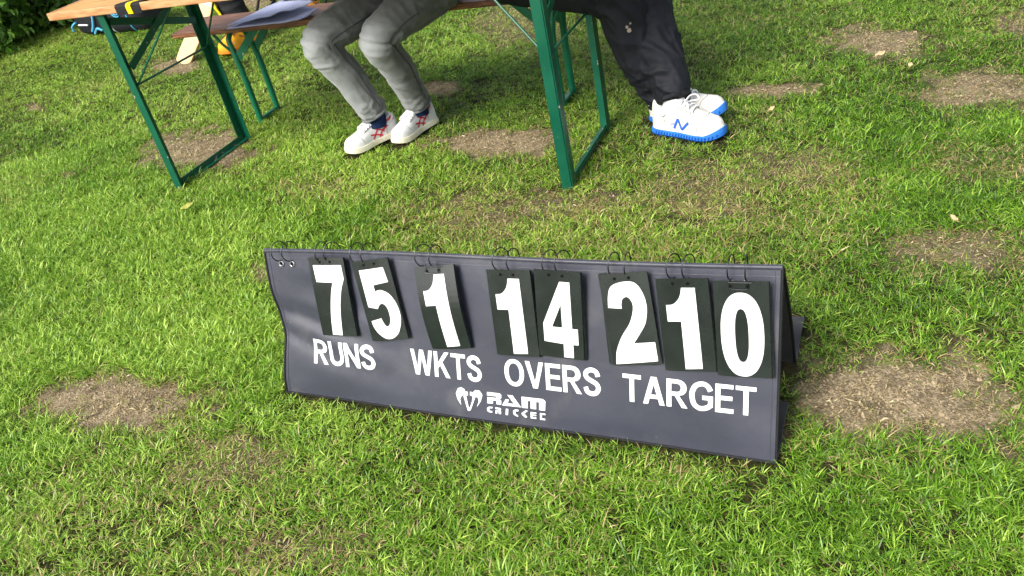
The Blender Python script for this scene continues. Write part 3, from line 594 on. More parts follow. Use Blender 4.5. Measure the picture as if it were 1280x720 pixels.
# ---- shoes: a loft along the foot, x forward from the heel
def foot_w(s):   # half width
    return float(np.interp(s, [0, .03, .10, .25, .45, .68, .82, .92, .975, 1.0], [.012, .024, .032, .033, .034, .046, .045, .036, .020, .006]))
def make_shoe(root, heel, d, L_, pitch, mats, kind, mirror=1, hs=1.0, wid=1.0):
    """parts: sole, upper, tongue, laces, side mark; the shoe is a part of its person"""
    h_tab = ([0, .03, .08, .16, .26, .36, .50, .66, .80, .90, .96, 1.0], [.060, .078, .082, .074, .077, .084, .074, .058, .048, .040, .028, .010])
    hh = lambda s: hs*float(np.interp(s, *h_tab)); fw = lambda s: foot_w(s)*wid
    d = Vector(d).normalized(); heel = Vector(heel)
    x = (d + V(0, 0, math.tan(pitch))).normalized(); y = V(0, 0, 1).cross(d).normalized(); z = x.cross(y)
    W = lambda a, b, c: heel + x*a + y*b*mirror + z*c
    st_ = mats['sole_t']
    def toe(s): return .012*max(0, (s-.75)/.25)**2
    curve = lambda s: -.006*math.sin(math.pi*min(1, s*1.1))*1.0
    ss = [0, .01, .03, .06, .10, .15, .2, .25, .3, .35, .4, .46, .52, .58, .64, .70, .76, .81, .86, .90, .93, .955, .975, .99, 1.0]
    def outer(s, t, off=0):        # t 0..1 across the top from one side to the other
        a = math.pi*t; c, q = math.cos(a), math.sin(a)
        return W(s*L_, curve(s) + (fw(s)+off)*math.copysign(abs(c)**.72, c), st_ + toe(s) + (hh(s)+off)*abs(q)**.82)
    def side(s, zr, sg, off=.0012):  # point on the side at height ratio zr
        a = math.asin(min(1, max(0, zr))**(1/.82)); c = math.cos(a)**.72
        return W(s*L_, curve(s) + sg*(fw(s)*c+off), st_ + toe(s) + hh(s)*zr)
    sh = mats['root']
    mb = MB(); K = 20
    for s in ss: pass
    A = [outer(s, k/K) for s in ss for k in range(K+1)]
    mb.grid(A, K+1, len(ss)); nA = K+1
    mb.add([outer(0, k/K) for k in range(K+1)], [tuple(range(K+1))]); mb.add([outer(1, k/K) for k in range(K+1)], [tuple(range(K+1))[::-1]])
    up_ = mb.build('shoe', mats['upper'], sh, True)
    # sole
    mb = MB(); ring = []
    for sg in (1, -1):
        for s in (ss if sg == 1 else ss[::-1]): ring.append((s, sg))
    mo = mats.get('flare', .004); n_ = len(ring); vs = []
    for lev, (fl, zz_) in enumerate(((0, 0), (mo, .002), (mo*1.1, st_*.6), (mo*.6, st_*1.05), (-.004, st_*1.08))):
        for s, sg in ring: vs.append(W(s*L_ + (fl if s > .5 else -fl)*abs(s-.5)*2, curve(s) + sg*(fw(s)+fl), zz_ + toe(s) + (mats.get('rand', 0)*max(0, s-.8)*zz_/st_ if lev > 1 else 0)))
    fs = [(l*n_+k, l*n_+(k+1) % n_, (l+1)*n_+(k+1) % n_, (l+1)*n_+k) for l in range(4) for k in range(n_)]
    m_ = len(ss); fs += [(k, k+1, n_-2-k, n_-1-k) for k in range(m_-1)]
    mb.add(vs, fs); so_ = mb.build('sole', mats['sole'], up_, True)
    if kind == 'grip':   # moulded tread lugs round the outsole
        for sg in (1, -1):
            for k in range(22):
                s = .05+.9*k/21; p = W(s*L_, curve(s)+sg*(fw(s)+mo*1.0), .001+toe(s)); q = W((s+.018)*L_, curve(s)+sg*(fw(s)+mo*1.15), st_*.80+toe(s))
                mb = MB(); mb.bar(p + (q-p)*-.15, q, .0038, .0042, x); mb.build('tread_lug', mats['lug'], so_)
        mid = mats['mid']
        mb = MB()
        for sg in (1, -1):
            mb.grid([side(s, zr, sg, .0025*(1-q)) for q, zr in enumerate((.02, .14)) for s in ss[1:-1]], len(ss)-2, 2)
        mb.build('midsole_band', mid, up_, True)
    # tongue, collar padding, laces
    mb = MB(); mb.tube(cat([outer(.10, .5, .004), outer(.07, .30, .001), outer(.18, .18, .002), outer(.30, .24, .003), outer(.36, .5, .008), outer(.30, .76, .003), outer(.18, .82, .002), outer(.07, .70, .001)], 5, True), .0055, 8, closed=True)
    mb.build('collar', mats['collar'], up_, True)
    mb = MB(); mb.grid([outer(s, t, .0035+.012*max(0, .40-s)) for s in (.34, .4, .46, .52, .58, .63) for t in (.36, .43, .5, .57, .64)], 5, 6)
    tg = mb.build('tongue', mats['tongue'], up_, True); md = tg.modifiers.new('t', 'SOLIDIFY'); md.thickness = .003
    for k in range(5):
        s = .38+.055*k
        for sg in (1, -1):
            mb = MB(); mb.tube(cat([outer(s, .5-.2*sg, .004), outer(s+.012, .5-.08*sg, .0085), outer(s+.030, .5+.09*sg, .0085), outer(s+.042, .5+.2*sg, .004)], 4), .0026, 6); mb.build('lace', mats['lace'], up_, True)
    if mats.get('bow', True):
        for sg in (1, -1):
            p0 = outer(.50, .5, .012); b_ = mats.get('bowsize', 1)
            mb = MB(); mb.tube(cat([p0, p0+z*.012*b_+y*sg*.016*b_+x*.008, p0+z*.010*b_+y*sg*.034*b_+x*.022, p0-z*.004+y*sg*.030*b_+x*.032, p0-z*.002+y*sg*.010+x*.012], 6), .0024, 6); mb.build('lace', mats['lace'], up_, True)
    # stitched seams: toe cap, eyelet stay, heel counter
    for pts in ([outer(.80-.10*abs(t-.5)*2, t, .0008) for t in np.linspace(.06, .94, 15)], [outer(.70-.08*math.sin(math.pi*t), t, .0008) for t in np.linspace(.30, .70, 9)],
                [outer(s, .30, .001) for s in np.linspace(.36, .66, 9)], [outer(s, .70, .001) for s in np.linspace(.36, .66, 9)],
                [outer(.16+.10*(1-abs(t)), .5-.5*1+abs(t)*.42 if t < 0 else .98-t*.42, .0008) for t in (-1, -.8, -.6, -.4, -.2, -.02)], [outer(.16+.10*(1-t), 1-t*.42, .0008) for t in (1, .8, .6, .4, .2, .02)]):
        mb = MB(); mb.tube(pts, .0011, 5); mb.build('stitching', mats.get('stitch', STITCH), up_, True)
    # side mark
    def stroke(pts, wd, sg, name, m):
        pts = cat(pts, 5); A_ = []
        for i, (s, zr) in enumerate(pts):
            s2, z2 = pts[min(i+1, len(pts)-1)]; s1, z1 = pts[max(0, i-1)]
            dx, dz = (s2-s1)*L_, (z2-z1)*hh(s); l = math.hypot(dx, dz) or 1
            nx, nz = -dz/l, dx/l
            for q in (-1, 0, 1): A_.append(side(s+nx*wd*q/L_, zr+nz*wd*q/hh(s), sg, .0022))
        mb = MB(); mb.grid(A_, 3, len(pts)); mb.build(name, m, up_, True)
    for sg in (1, -1):
        for pts, wd in mats['mark']: stroke(pts, wd, sg, 'side_mark', mats['mark_mat'])
    return up_

STITCH = mat('grey_stitching', lin(150, 150, 150), .8, .2)
SHOEW = mat('white_leather', lin(210, 210, 209), .5, .35, var=lin(222, 222, 222), scale=30, bump=.2, bscale=160)
CREAM = mat('cream_rubber', lin(222, 218, 198), .6, .3, var=lin(212, 206, 180), scale=30)
RED = mat('red_stripe', lin(196, 32, 48), .5, .3); LACE = mat('white_lace', lin(232, 232, 234), .8, .2)
NAVY = mat('navy_knit', lin(20, 32, 58), .95, .1, var=lin(30, 44, 74), scale=120, bump=.6, bscale=700)
BLUE = mat('blue_rubber', lin(36, 104, 190), .55, .3, var=lin(48, 118, 202), scale=20); BLUED = mat('dark_blue_rubber', lin(16, 70, 160), .55, .3)
NBLUE = mat('blue_print', lin(42, 92, 186), .5, .3)
OFFW = mat('offwhite_leather', lin(202, 200, 190), .5, .35, var=lin(216, 214, 206), scale=18, bump=.2, bscale=160)
SKIN = mat('skin', lin(196, 146, 120), .55, .35, var=lin(206, 156, 130), scale=30)
HAIR = mat('dark_hair', lin(48, 36, 28), .7, .3, bump=.8, bscale=300)
TIGER = [([(.06, .74), (.20, .56), (.33, .32), (.40, .05)], .0034), ([(.05, .90), (.23, .76), (.41, .48), (.52, .10)], .0034),
         ([(.29, .28), (.37, .46), (.46, .66)], .0030), ([(.34, .08), (.44, .26), (.56, .44)], .0030)]
NMARK = [([(.38, .14), (.44, .52)], .0040), ([(.44, .52), (.50, .14)], .0044), ([(.50, .14), (.60, .54)], .0040), ([(.33, .28), (.40, .31)], .0014)]

def upper_body(root, pc, face, shirt_m, hands):
    """torso, arms and head in one surface under a shirt (above the frame)"""
    f = Vector(face).normalized(); l = V(-f.y, f.x, 0); pc = Vector(pc); lean = f*.10
    ch = pc + V(0, 0, .34) + lean; nk = pc + V(0, 0, .50) + lean*1.3; hd = nk + V(0, 0, .17) + f*.03
    tubes = [([pc + V(0, 0, .05), pc + V(0, 0, .2) + lean*.5, ch, ch + V(0, 0, .09)], [.12, .125, .13, .09]),
             ([nk - V(0, 0, .05), nk + V(0, 0, .05)], [.055, .05]), ([nk + V(0, 0, .07), hd, hd + V(0, 0, .08)], [.055, .085, .072]), ([hd + f*.07 + V(0, 0, -.005), hd + f*.098 + V(0, 0, -.02)], [.022, .014])]
    for sg, hp in zip((1, -1), hands):
        shd = ch + l*.16*sg + V(0, 0, .07); hp = Vector(hp); el = (shd+hp)/2 + V(0, 0, -.10) + l*.07*sg - f*.03
        tubes.append(([ch + V(0, 0, .07), shd, (shd+el)/2, el, (el+hp)/2, hp], [.07, .058, .046, .040, .036, .026]))
        fd = (hp-el).normalized(); fd.z *= .2; fd.normalize(); sd = V(-fd.y, fd.x, 0)
        tubes.append(([hp, hp + fd*.075], [.03, .034]))
        for k, ln in enumerate((.06, .075, .07, .055)): q = hp + fd*.085 + sd*(k-1.5)*.019; tubes.append(([q, q+fd*ln*.6 - V(0, 0, .004), q+fd*ln - V(0, 0, .012)], [.0095, .009, .008]))
        q = hp + fd*.03 + sd*.035*sg*-1; tubes.append(([q, q+fd*.03-sd*.014*sg, q+fd*.055-sd*.018*sg], [.011, .010, .009]))
    o = link('body', union(tubes, .0085, 3), root, SKIN, True)
    tub2 = [([pc + V(0, 0, -.02), pc + V(0, 0, .2) + lean*.5, ch, ch + V(0, 0, .10)], [.145, .145, .15, .10])]
    for sg, hp in zip((1, -1), hands):
        shd = ch + l*.16*sg + V(0, 0, .07); el = (shd+Vector(hp))/2 + V(0, 0, -.10) + l*.07*sg - f*.03
        tub2.append(([ch + V(0, 0, .07), shd, (shd+el)/2], [.085, .074, .064]))
    me_ = union(tub2, .011, 4); wrinkle(me_, [[pc, ch]], [], .006, 12); link('shirt', me_, root, shirt_m, True)
    mb = MB(); bm = bmesh.new(); bmesh.ops.create_icosphere(bm, subdivisions=3, radius=1)
    for v in bm.verts:
        c = v.co.copy(); k = 1+.05*noise.noise(c*5); v.co = hd + V(0, 0, .040) - f*.022 + (f*c.x*.096 + l*c.y*.097 + V(0, 0, c.z*.112))*k
    m_ = bpy.data.meshes.new('hair'); bm.to_mesh(m_); bm.free(); link('hair', m_, root, HAIR, True)
    for sg in (1, -1):
        mb = MB(); mb.tube([hd + f*.070 + l*.030*sg + V(0, 0, -.005), hd + f*.082 + l*.030*sg + V(0, 0, -.005)], .006, 10); mb.build('eye', WHITE, root, True)

# ---- person in grey jeans
p1 = thing('person', 'person in grey jeans and white red-striped trainers seated on the bench', 'person', (-.05, 3.40, 0))
def rel(root, o):   # world-built part under a placed root
    o.matrix_parent_inverse = Matrix.Translation(-Vector(root.location)) @ Matrix.Identity(4)
kA, kB, aA, aB = V(-.512, 3.222, .487), V(-.283, 3.135, .470), V(-.392, 3.305, .125), V(-.212, 3.330, .125)
jA, jB = aA+(kA-aA)*.075, aB+(kB-aB)*.05
hA, hB, pc = V(-.105, 3.475, .565), V(.0, 3.325, .565), V(-.045, 3.405, .575)
def leg(h, k, a, rr):
    th = (k-h); sh = (a-k)
    back = (th.normalized()-sh.normalized()).normalized()       # out over the kneecap
    pts = [h, h+th*.5 + V(0, 0, .005), k-th*.10-sh*.0+back*.000, k+sh*.10+back*.004, k+sh*.42 - back*.012, k+sh*.75 - back*.006, a]
    return ([tuple(p) for p in pts], rr)
RA = [.092, .086, .072, .068, .066, .060, .057]
tubesJ = [leg(hA, kA, jA, RA), leg(hB, kB, jB, RA), ([hA + V(0, 0, .0), pc + V(.02, 0, .02), hB], [.10, .125, .10])]
meJ = union(tubesJ, .0060, 5)
axA = [V(*q) for q in cat(tubesJ[0][0], 8)]; axB = [V(*q) for q in cat(tubesJ[1][0], 8)]
lenT = (kA-hA).length; lenTB = (kB-hB).length
fr = Vector((-.75, -.6, .25)).normalized(); bk = -fr
co, AXn, S, Lid = wrinkle(meJ, [axA, axB], [
    (0, lenT+.01, .035, .0035, .026, tuple(bk), .8), (1, lenTB+.01, .035, .0035, .026, tuple(bk), -.8),
    (0, lenT+.35, .045, .0035, .034, (.6, .3, .1), 1.6), (1, lenTB+.34, .045, .0035, .034, (-.3, -.8, 0), -1.6),
    (0, lenT-.10, .06, .0022, .034, (-.2, -.6, .6), 1.5), (1, lenTB-.10, .06, .0022, .034, (-.2, -.6, .6), 1.5)], .0045, 9, (.0095, 12, 1.3, [(0, lenT, .09), (1, lenTB, .09), (0, lenT+.34, .09), (1, lenTB+.33, .09), (0, .08, .1), (1, .08, .1)]))
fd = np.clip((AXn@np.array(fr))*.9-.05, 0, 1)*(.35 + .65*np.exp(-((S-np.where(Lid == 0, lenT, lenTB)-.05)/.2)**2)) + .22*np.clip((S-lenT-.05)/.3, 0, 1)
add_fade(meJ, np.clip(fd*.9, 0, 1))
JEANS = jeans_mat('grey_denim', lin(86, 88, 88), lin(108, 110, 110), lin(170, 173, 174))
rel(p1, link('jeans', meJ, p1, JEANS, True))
from mathutils.bvhtree import BVHTree
bvh = BVHTree.FromPolygons([v.co for v in meJ.vertices], [tuple(p_.vertices) for p_ in meJ.polygons])
SEAM = mat('denim_seam', lin(66, 68, 68), .9, .1)
for axl, dr0 in ((axA, V(.80, -.60, .05)), (axB, V(.74, -.62, .1))):
    line = []
    for q in range(9, len(axl)-1):
        t_ = (axl[q+1]-axl[q-1]).normalized(); dr = (dr0 - t_*dr0.dot(t_)).normalized(); hit = bvh.ray_cast(axl[q]+dr*.10, -dr, .10)
        if hit[0] and (not line or (hit[0]-line[-1]).length < .045): line.append(hit[0] + dr*.0004)
    mb = MB(); mb.tube(cat(line, 2), .0022, 6); rel(p1, mb.build('seam', SEAM, p1, True))
HEM = mat('grey_denim_hem', lin(112, 114, 116), .9, .1, bump=.6, bscale=700)
for k, a in ((kA, jA), (kB, jB)):
    d_ = (a-k).normalized(); x_ = d_.orthogonal().normalized(); y_ = d_.cross(x_)
    mb = MB(); mb.tube([a + d_*.020 + d_*.004*math.sin(2*t) + (x_*math.cos(t) + y_*math.sin(t))*.0535 for t in np.linspace(0, 2*math.pi, 33)[:-1]], .0065, 8, closed=True); rel(p1, mb.build('trouser_hem', HEM, p1, True))
sm = dict(root=p1, upper=SHOEW, sole=CREAM, sole_t=.022, flare=.004, collar=SHOEW, tongue=SHOEW, lace=LACE, mark=TIGER, mark_mat=RED, bow=False)
dA = V(-.86, -.51, 0).normalized(); dB = V(-.70, -.71, 0).normalized()
hlA = aA + V(0, 0, -.125) - dA*.082; hlB = aB + V(0, 0, -.125) - dB*.075
for hl, dd in ((hlA, dA), (hlB, dB)):
    rel(p1, make_shoe(p1, hl + V(0, 0, .010), dd, .25, 0, sm, 'plain', 1, .93, .92))
for a, dd in ((aA, dA), (aB, dB)):
    mb = MB(); mb.tube([a + V(0, 0, .06), a + V(0, 0, .0) - dd*.002, a + V(0, 0, -.05) + dd*.004], [.043, .042, .042], 18); rel(p1, mb.build('sock', NAVY, p1, True))
SH1 = mat('dark_shirt', lin(50, 56, 66), .85, .2, bump=.4, bscale=500); SH2 = mat('white_shirt', lin(210, 210, 206), .85, .2, bump=.4, bscale=500)
n0 = set(bpy.data.objects); upper_body(p1, pc + V(.02, .01, .02), (-.75, -.62, 0), SH1, ((-.18, 3.05, .80), (-.62, 3.25, .80)))
for o in set(bpy.data.objects)-n0: rel(p1, o)

# ---- person in black trousers
p2 = thing('person', 'person in black trousers and white cricket shoes with blue soles beside the table', 'person', (.31, 3.275, 0))
kL, kR, aL, aR = V(.690, 2.955, .518), V(.575, 2.865, .500), V(.706, 2.712, .135), V(.694, 2.846, .115)
hL, hR, pc2 = V(.385, 3.330, .570), V(.235, 3.200, .560), V(.310, 3.275, .580)
RB = [.097, .093, .086, .085, .084, .078, .068]
jL = aL+(kL-aL)*.085
tubesB = [leg(hL, kL, jL, RB), leg(hR, kR, aR, RB), ([hL, pc2 + V(0, .02, .02), hR], [.105, .13, .105])]
meB = union(tubesB, .0062, 5)
ax1 = [V(*q) for q in cat(tubesB[0][0], 8)]; ax2 = [V(*q) for q in cat(tubesB[1][0], 8)]
l1, l2 = (kL-hL).length, (kR-hR).length
wrinkle(meB, [ax1, ax2], [(0, l1+.36, .06, .0070, .052, (-.7, -.4, .1), 1.8), (1, l2+.32, .08, .0060, .06, (-.6, -.6, 0), -1.5), (0, l1+.2, .10, .0035, .11, (.3, -.9, .1), 2.4), (1, l2+.15, .10, .004, .12, (-.3, -.9, 0), 2.2)], .0055, 8, (.0115, 8, 1.1, [(0, l1+.3, .2), (1, l2+.3, .2), (0, l1, .1), (1, l2, .1)]))
BLACKT = mat('black_track_fabric', lin(21, 23, 29), .7, .25, var=lin(26, 28, 35), scale=18, bump=.3, bscale=600)
rel(p2, link('trousers', meB, p2, BLACKT, True))
for k, a in ((kL, jL), (kR, aR)):
    d_ = (a-k).normalized(); x_ = d_.orthogonal().normalized(); y_ = d_.cross(x_)
    mb = MB(); mb.tube([a + d_*.030 + (x_*math.cos(t) + y_*math.sin(t))*(.054+.0025*math.sin(9*t)) for t in np.linspace(0, 2*math.pi, 65)[:-1]], .008, 8, closed=True); rel(p2, mb.build('elastic_cuff', BLACKT, p2, True))
MUD = mat('mud_mark', lin(150, 140, 122), .9, .1)
bvh2 = BVHTree.FromPolygons([v.co for v in meB.vertices], [tuple(p_.vertices) for p_ in meB.polygons])
camp = Vector((0, 0, 1.2529))
for tx, ty_, r_ in ((.585, 2.80, .006), (.592, 2.80, .008), (.598, 2.80, .004), (.588, 2.80, .004)):
    tgt = V(tx, ty_, .40 + random.uniform(-.012, .012)); d_ = V(0.15, .95, -.12).normalized(); hit = bvh2.ray_cast(tgt - d_*.3, d_, .8)
    if hit[0]:
        nn_ = hit[1]; x_ = nn_.orthogonal().normalized(); y_ = nn_.cross(x_); mb = MB()
        mb.add([hit[0] + nn_*.0012 + (x_*math.cos(q) + y_*math.sin(q))*r_*random.uniform(.6, 1.2) for q in np.linspace(0, 2*math.pi, 11)[:-1]], [tuple(range(10))]); rel(p2, mb.build('mud_speck', MUD, p2))
sm2 = dict(root=p2, upper=OFFW, sole=BLUE, sole_t=.018, flare=.005, collar=LACE, tongue=OFFW, lace=LACE, mark=NMARK, mark_mat=NBLUE, lug=BLUED, mid=OFFW, bow=True, bowsize=1.1, rand=.05)
d1 = V(.69, -.72, 0).normalized(); d2 = V(.80, -.60, 0).normalized()
rel(p2, make_shoe(p2, V(.644, 2.778, .014), d1, .275, 0, sm2, 'grip', 1, 1.26, 1.02))
sm2 = dict(sm2, bow=False)
rel(p2, make_shoe(p2, aR + V(0, 0, -.115+.016) - d2*.045, d2, .285, R(6), sm2, 'grip', 1, 1.08, 1.05))
for a, dd, k in ((aL, d1, kL), (aR, d2, kR)):
    mb = MB(); mb.tube([a + (k-a).normalized()*.055, a - dd*.004, a + V(0, 0, -.055)], [.038, .040, .041], 18); rel(p2, mb.build('sock', mat('white_sock', lin(214, 214, 216), .9, .1), p2, True))
n0 = set(bpy.data.objects); upper_body(p2, pc2 + V(0, .01, .02), (.55, -.83, 0), SH2, ((.42, 2.85, .80), (.08, 2.90, .80)))
for o in set(bpy.data.objects)-n0: rel(p2, o)

# ---- person behind: black trousers with a yellow stripe, orange shoes, on a camp chair
p3 = thing('person', 'person in black trousers with yellow stripe and orange shoes behind the bench', 'person', (-1.0, 6.0, 0))
kS, aS, kT, aT = V(-1.375, 5.47, .50), V(-1.315, 5.535, .12), V(-.96, 5.55, .50), V(-.90, 5.98, .12)
hS, hT, pc3 = V(-1.10, 5.97, .50), V(-.92, 5.95, .50), V(-1.01, 5.99, .51)
RC = [.095, .09, .088, .085, .085, .085, .082]
tubesC = [leg(hS, kS, aS + V(0, 0, .04), RC), leg(hT, kT, aT + V(0, 0, .04), RC), ([hS, pc3, hT], [.10, .125, .10])]
meC = union(tubesC, .010, 4); wrinkle(meC, [[V(*q) for q in cat(tubesC[0][0], 8)]], [(0, .7, .15, .006, .06, None, 1)], .005, 10)
rel(p3, link('trousers', meC, p3, mat('charcoal_trousers', lin(40, 40, 44), .8, .2, bump=.3, bscale=500), True))
YEL = mat('yellow_stripe', lin(232, 204, 20), .6, .3)
for (k, a, sd) in ((kS, aS, 1), (kS, aS, -1), (kT, aT, 1)):
    mb = MB(); A = []
    lat = V(.80, .52, 0).normalized()*sd; ft = V(.55, -.83, 0).normalized()
    for j in range(12):
        c_ = k + (a + V(0, 0, .03) - k)*(j/11)
        for q in (-1, 0, 1): dr = (lat*math.cos(q*.25) + ft*math.sin(q*.25)); A.append(c_ + dr*(.0915 + .003*math.sin(j*2.1)))
    mb.grid(A, 3, 12); o = mb.build('side_stripe', YEL, p3, True); rel(p3, o); o.modifiers.new('t', 'SOLIDIFY').thickness = .004
ORG = mat('orange_mesh', lin(226, 146, 16), .6, .3, var=lin(236, 166, 30), scale=40, bump=.3, bscale=300)
sm3 = dict(root=p3, upper=ORG, sole=mat('orange_rubber', lin(206, 120, 20), .6, .3), sole_t=.022, flare=.005, collar=ORG, tongue=ORG, lace=mat('brown_lace', lin(120, 70, 30), .8, .2), mark=[([(.3, .2), (.5, .6)], .004)], mark_mat=mat('amber_print', lin(150, 80, 20), .5, .3), bow=False)
for a, dd in ((aS, V(-.62, -.78, 0).normalized()), (aT, V(-.1, -1, 0).normalized())):
    rel(p3, make_shoe(p3, V(a.x, a.y, .012) - dd*.075, dd, .30, 0, sm3, 'plain', 1, 1.3, 1.3))
    mb = MB(); mb.tube([a + V(0, 0, .09), a, a + V(0, 0, -.05)], [.042, .038, .041], 16); rel(p3, mb.build('ankle', SKIN, p3, True))
n0 = set(bpy.data.objects); upper_body(p3, pc3 + V(0, .01, .02), (-.35, -.93, 0), SH2, ((-.98, 5.62, .68), (-1.22, 5.70, .66)))
for o in set(bpy.data.objects)-n0: rel(p3, o)
BLKTUBE = mat('black_powder_coat', lin(22, 22, 24), .45, .4); CANVAS = mat('black_canvas', lin(28, 28, 32), .85, .2, bump=.4, bscale=500)
ch = thing('camp_chair', 'black folding camp chair with thin legs behind the bench', 'chair', (-1.0, 6.05, 0), R(-20))
cx, cy = .27, .25
for sg in (-1, 1):
    for a, b in (((sg*cx, -cy, 0), (-sg*cx*.9, -cy, .40)), ((sg*cx, cy, 0), (-sg*cx*.9, cy, .40)), ((sg*cx, -cy, 0), (sg*cx, cy, .40)), ((sg*cx, cy, 0), (sg*cx, -cy, .40))):
        mb = MB(); mb.tube([a, b], .009, 8); mb.build('leg', BLKTUBE, ch, True)
    mb = MB(); mb.tube([(sg*cx, cy, .38), (sg*cx, cy+.12, .85)], .009, 8); mb.build('back_post', BLKTUBE, ch, True)
mb = MB(); mb.grid([((i/8-.5)*2*cx, (j/8-.5)*2*cy, .40-.03*math.sin(math.pi*i/8)*math.sin(math.pi*j/8)) for j in range(9) for i in range(9)], 9, 9); o = mb.build('seat', CANVAS, ch, True); o.modifiers.new('t', 'SOLIDIFY').thickness = .003
mb = MB(); mb.grid([((i/8-.5)*2*cx, cy+.03+.09*j/6+.03*math.sin(math.pi*i/8), .48+.36*j/6) for j in range(7) for i in range(9)], 9, 7); o = mb.build('backrest', CANVAS, ch, True); o.modifiers.new('t', 'SOLIDIFY').thickness = .003

# ---- cricket bat leaning up to the seated person's knee
WILLOW = mat('pale_willow', lin(196, 162, 112), .5, .3, var=lin(210, 182, 138), scale=10, stretch=(10, 10, 1.2), bump=.1, bscale=60); GRIP = mat('white_rubber_grip', lin(222, 222, 226), .7, .3, bump=.5, bscale=200)
b0 = V(-1.741, 5.455, .0); b1 = V(-1.395, 5.615, .40); bd = (b1-b0).normalized()
bat = thing('cricket_bat', 'pale willow cricket bat leaning, its toe on the bare soil behind the table', 'cricket bat', b0)
bxv = bd.cross(V(-.35, -.93, .3)).normalized(); byv = bxv.cross(bd).normalized()
mb = MB(); A = []
prof_ = [(0, .040, .016), (.012, .050, .022), (.05, .0535, .028), (.15, .054, .036), (.30, .054, .038), (.42, .0535, .030), (.50, .050, .024), (.535, .036, .020), (.56, .018, .017)]
for d_, hw, dp in prof_:
    for k in range(16):
        t = 2*math.pi*k/16; c, s_ = math.cos(t), math.sin(t)
        A.append(bd*d_ + bxv*hw*math.copysign(abs(c)**.5, c) + byv*(dp*.45*math.copysign(abs(s_)**.6, s_) if s_ < 0 else .012*abs(s_)**.4))
mb.add(A, [(j*16+k, j*16+(k+1) % 16, (j+1)*16+(k+1) % 16, (j+1)*16+k) for j in range(len(prof_)-1) for k in range(16)] + [tuple(range(16))[::-1], tuple((len(prof_)-1)*16+k for k in range(16))])
mb.build('blade', WILLOW, bat, True)
mb = MB(); mb.tube([bd*(.55+.3*k/12) for k in range(13)], [.0165+.0008*(k % 2) for k in range(13)], 14); mb.build('grip', GRIP, bat, True)
mb = MB(); mb.grid([bd*(.40+.11*j/4) + bxv*(.034*(i/4-.5)*2) + byv*.0135 for j in range(5) for i in range(5)], 5, 5); o = mb.build('sticker', WHITE, bat); o.modifiers.new('t', 'SOLIDIFY').thickness = .001

# ---- kit bag by the hedge
BAGM = mat('black_bag_nylon', lin(26, 27, 32), .65, .3, var=lin(34, 36, 42), scale=12, bump=.4, bscale=400); CYAN = mat('light_blue_trim', lin(84, 168, 206), .6, .3); PIPE = mat('white_piping', lin(220, 220, 222), .6, .3)
B0 = V(-2.98, 7.10, 0); B1 = V(-2.33, 6.71, 0); bl_ = (B1-B0).length; bzr = math.atan2(B1.y-B0.y, B1.x-B0.x)
bag = thing('kit_bag', 'black kit bag with light blue trim standing on the grass by the hedge', 'bag', B0, bzr)
mb = MB(); A = []; nn = 24
sec = [(-.01, .35), (.01, .75), (.05, .95), (.15, 1), (.3, 1.02), (.5, 1.03), (.7, 1.0), (bl_-.05, .97), (bl_-.01, .8), (bl_+.01, .35)]
for x_, k_ in sec:
    for q in range(nn):
        t = 2*math.pi*q/nn; c, s_ = math.cos(t), math.sin(t)
        A.append((x_, .17+.17*k_*math.copysign(abs(c)**.55, c), .145+.145*(k_ if s_ > 0 else 1)*math.copysign(abs(s_)**.6, s_) + .012*noise.noise(V(x_*9, c*2, s_*2))))
mb.add(A, [(j*nn+q, j*nn+(q+1) % nn, (j+1)*nn+(q+1) % nn, (j+1)*nn+q) for j in range(len(sec)-1) for q in range(nn)] + [tuple(range(nn))[::-1], tuple((len(sec)-1)*nn+q for q in range(nn))])
mb.build('bag_body', BAGM, bag, True)
for x_, m_, nm in ((.44, PIPE, 'piping'), (.66, CYAN, 'trim_strip')):
    mb = MB(); mb.tube([(x_, .17+.176*math.copysign(abs(math.cos(t))**.55, math.cos(t)), .147+.150*math.copysign(abs(math.sin(t))**.6, math.sin(t))) for t in np.linspace(0, 2*math.pi, 33)[:-1]], .006, 6, closed=True); mb.build(nm, m_, bag, True)
for r_ in (.018, .034, .050):
    mb = MB(); mb.tube([(.555+r_*math.cos(t), -.009, .19+r_*math.sin(t)) for t in np.linspace(0, 2*math.pi, 25)[:-1]], .0042, 6, closed=True); mb.build('round_logo', CYAN, bag, True)
for pts in ([(.0, -.006, .06), (.02, -.014, .10), (.08, -.016, .13)], [(.22, -.012, .05), (.27, -.02, .10), (.30, -.018, .17), (.27, -.012, .20)], [(.24, -.012, .03), (.30, -.02, .07), (.34, -.012, .05)]):
    mb = MB(); mb.tube(cat(pts, 5), .009, 6); mb.build('strap', CYAN, bag, True)
mb = MB(); mb.tube([(.09, -.006, .105), (.20, -.010, .100)], .007, 6); mb.build('piping', PIPE, bag, True)
mb = MB(); mb.tube(cat([(.25, .15, .285), (.27, .15, .37), (.40, .15, .385), (.44, .15, .285)], 6), .011, 8); mb.build('carry_handle', BAGM, bag, True)

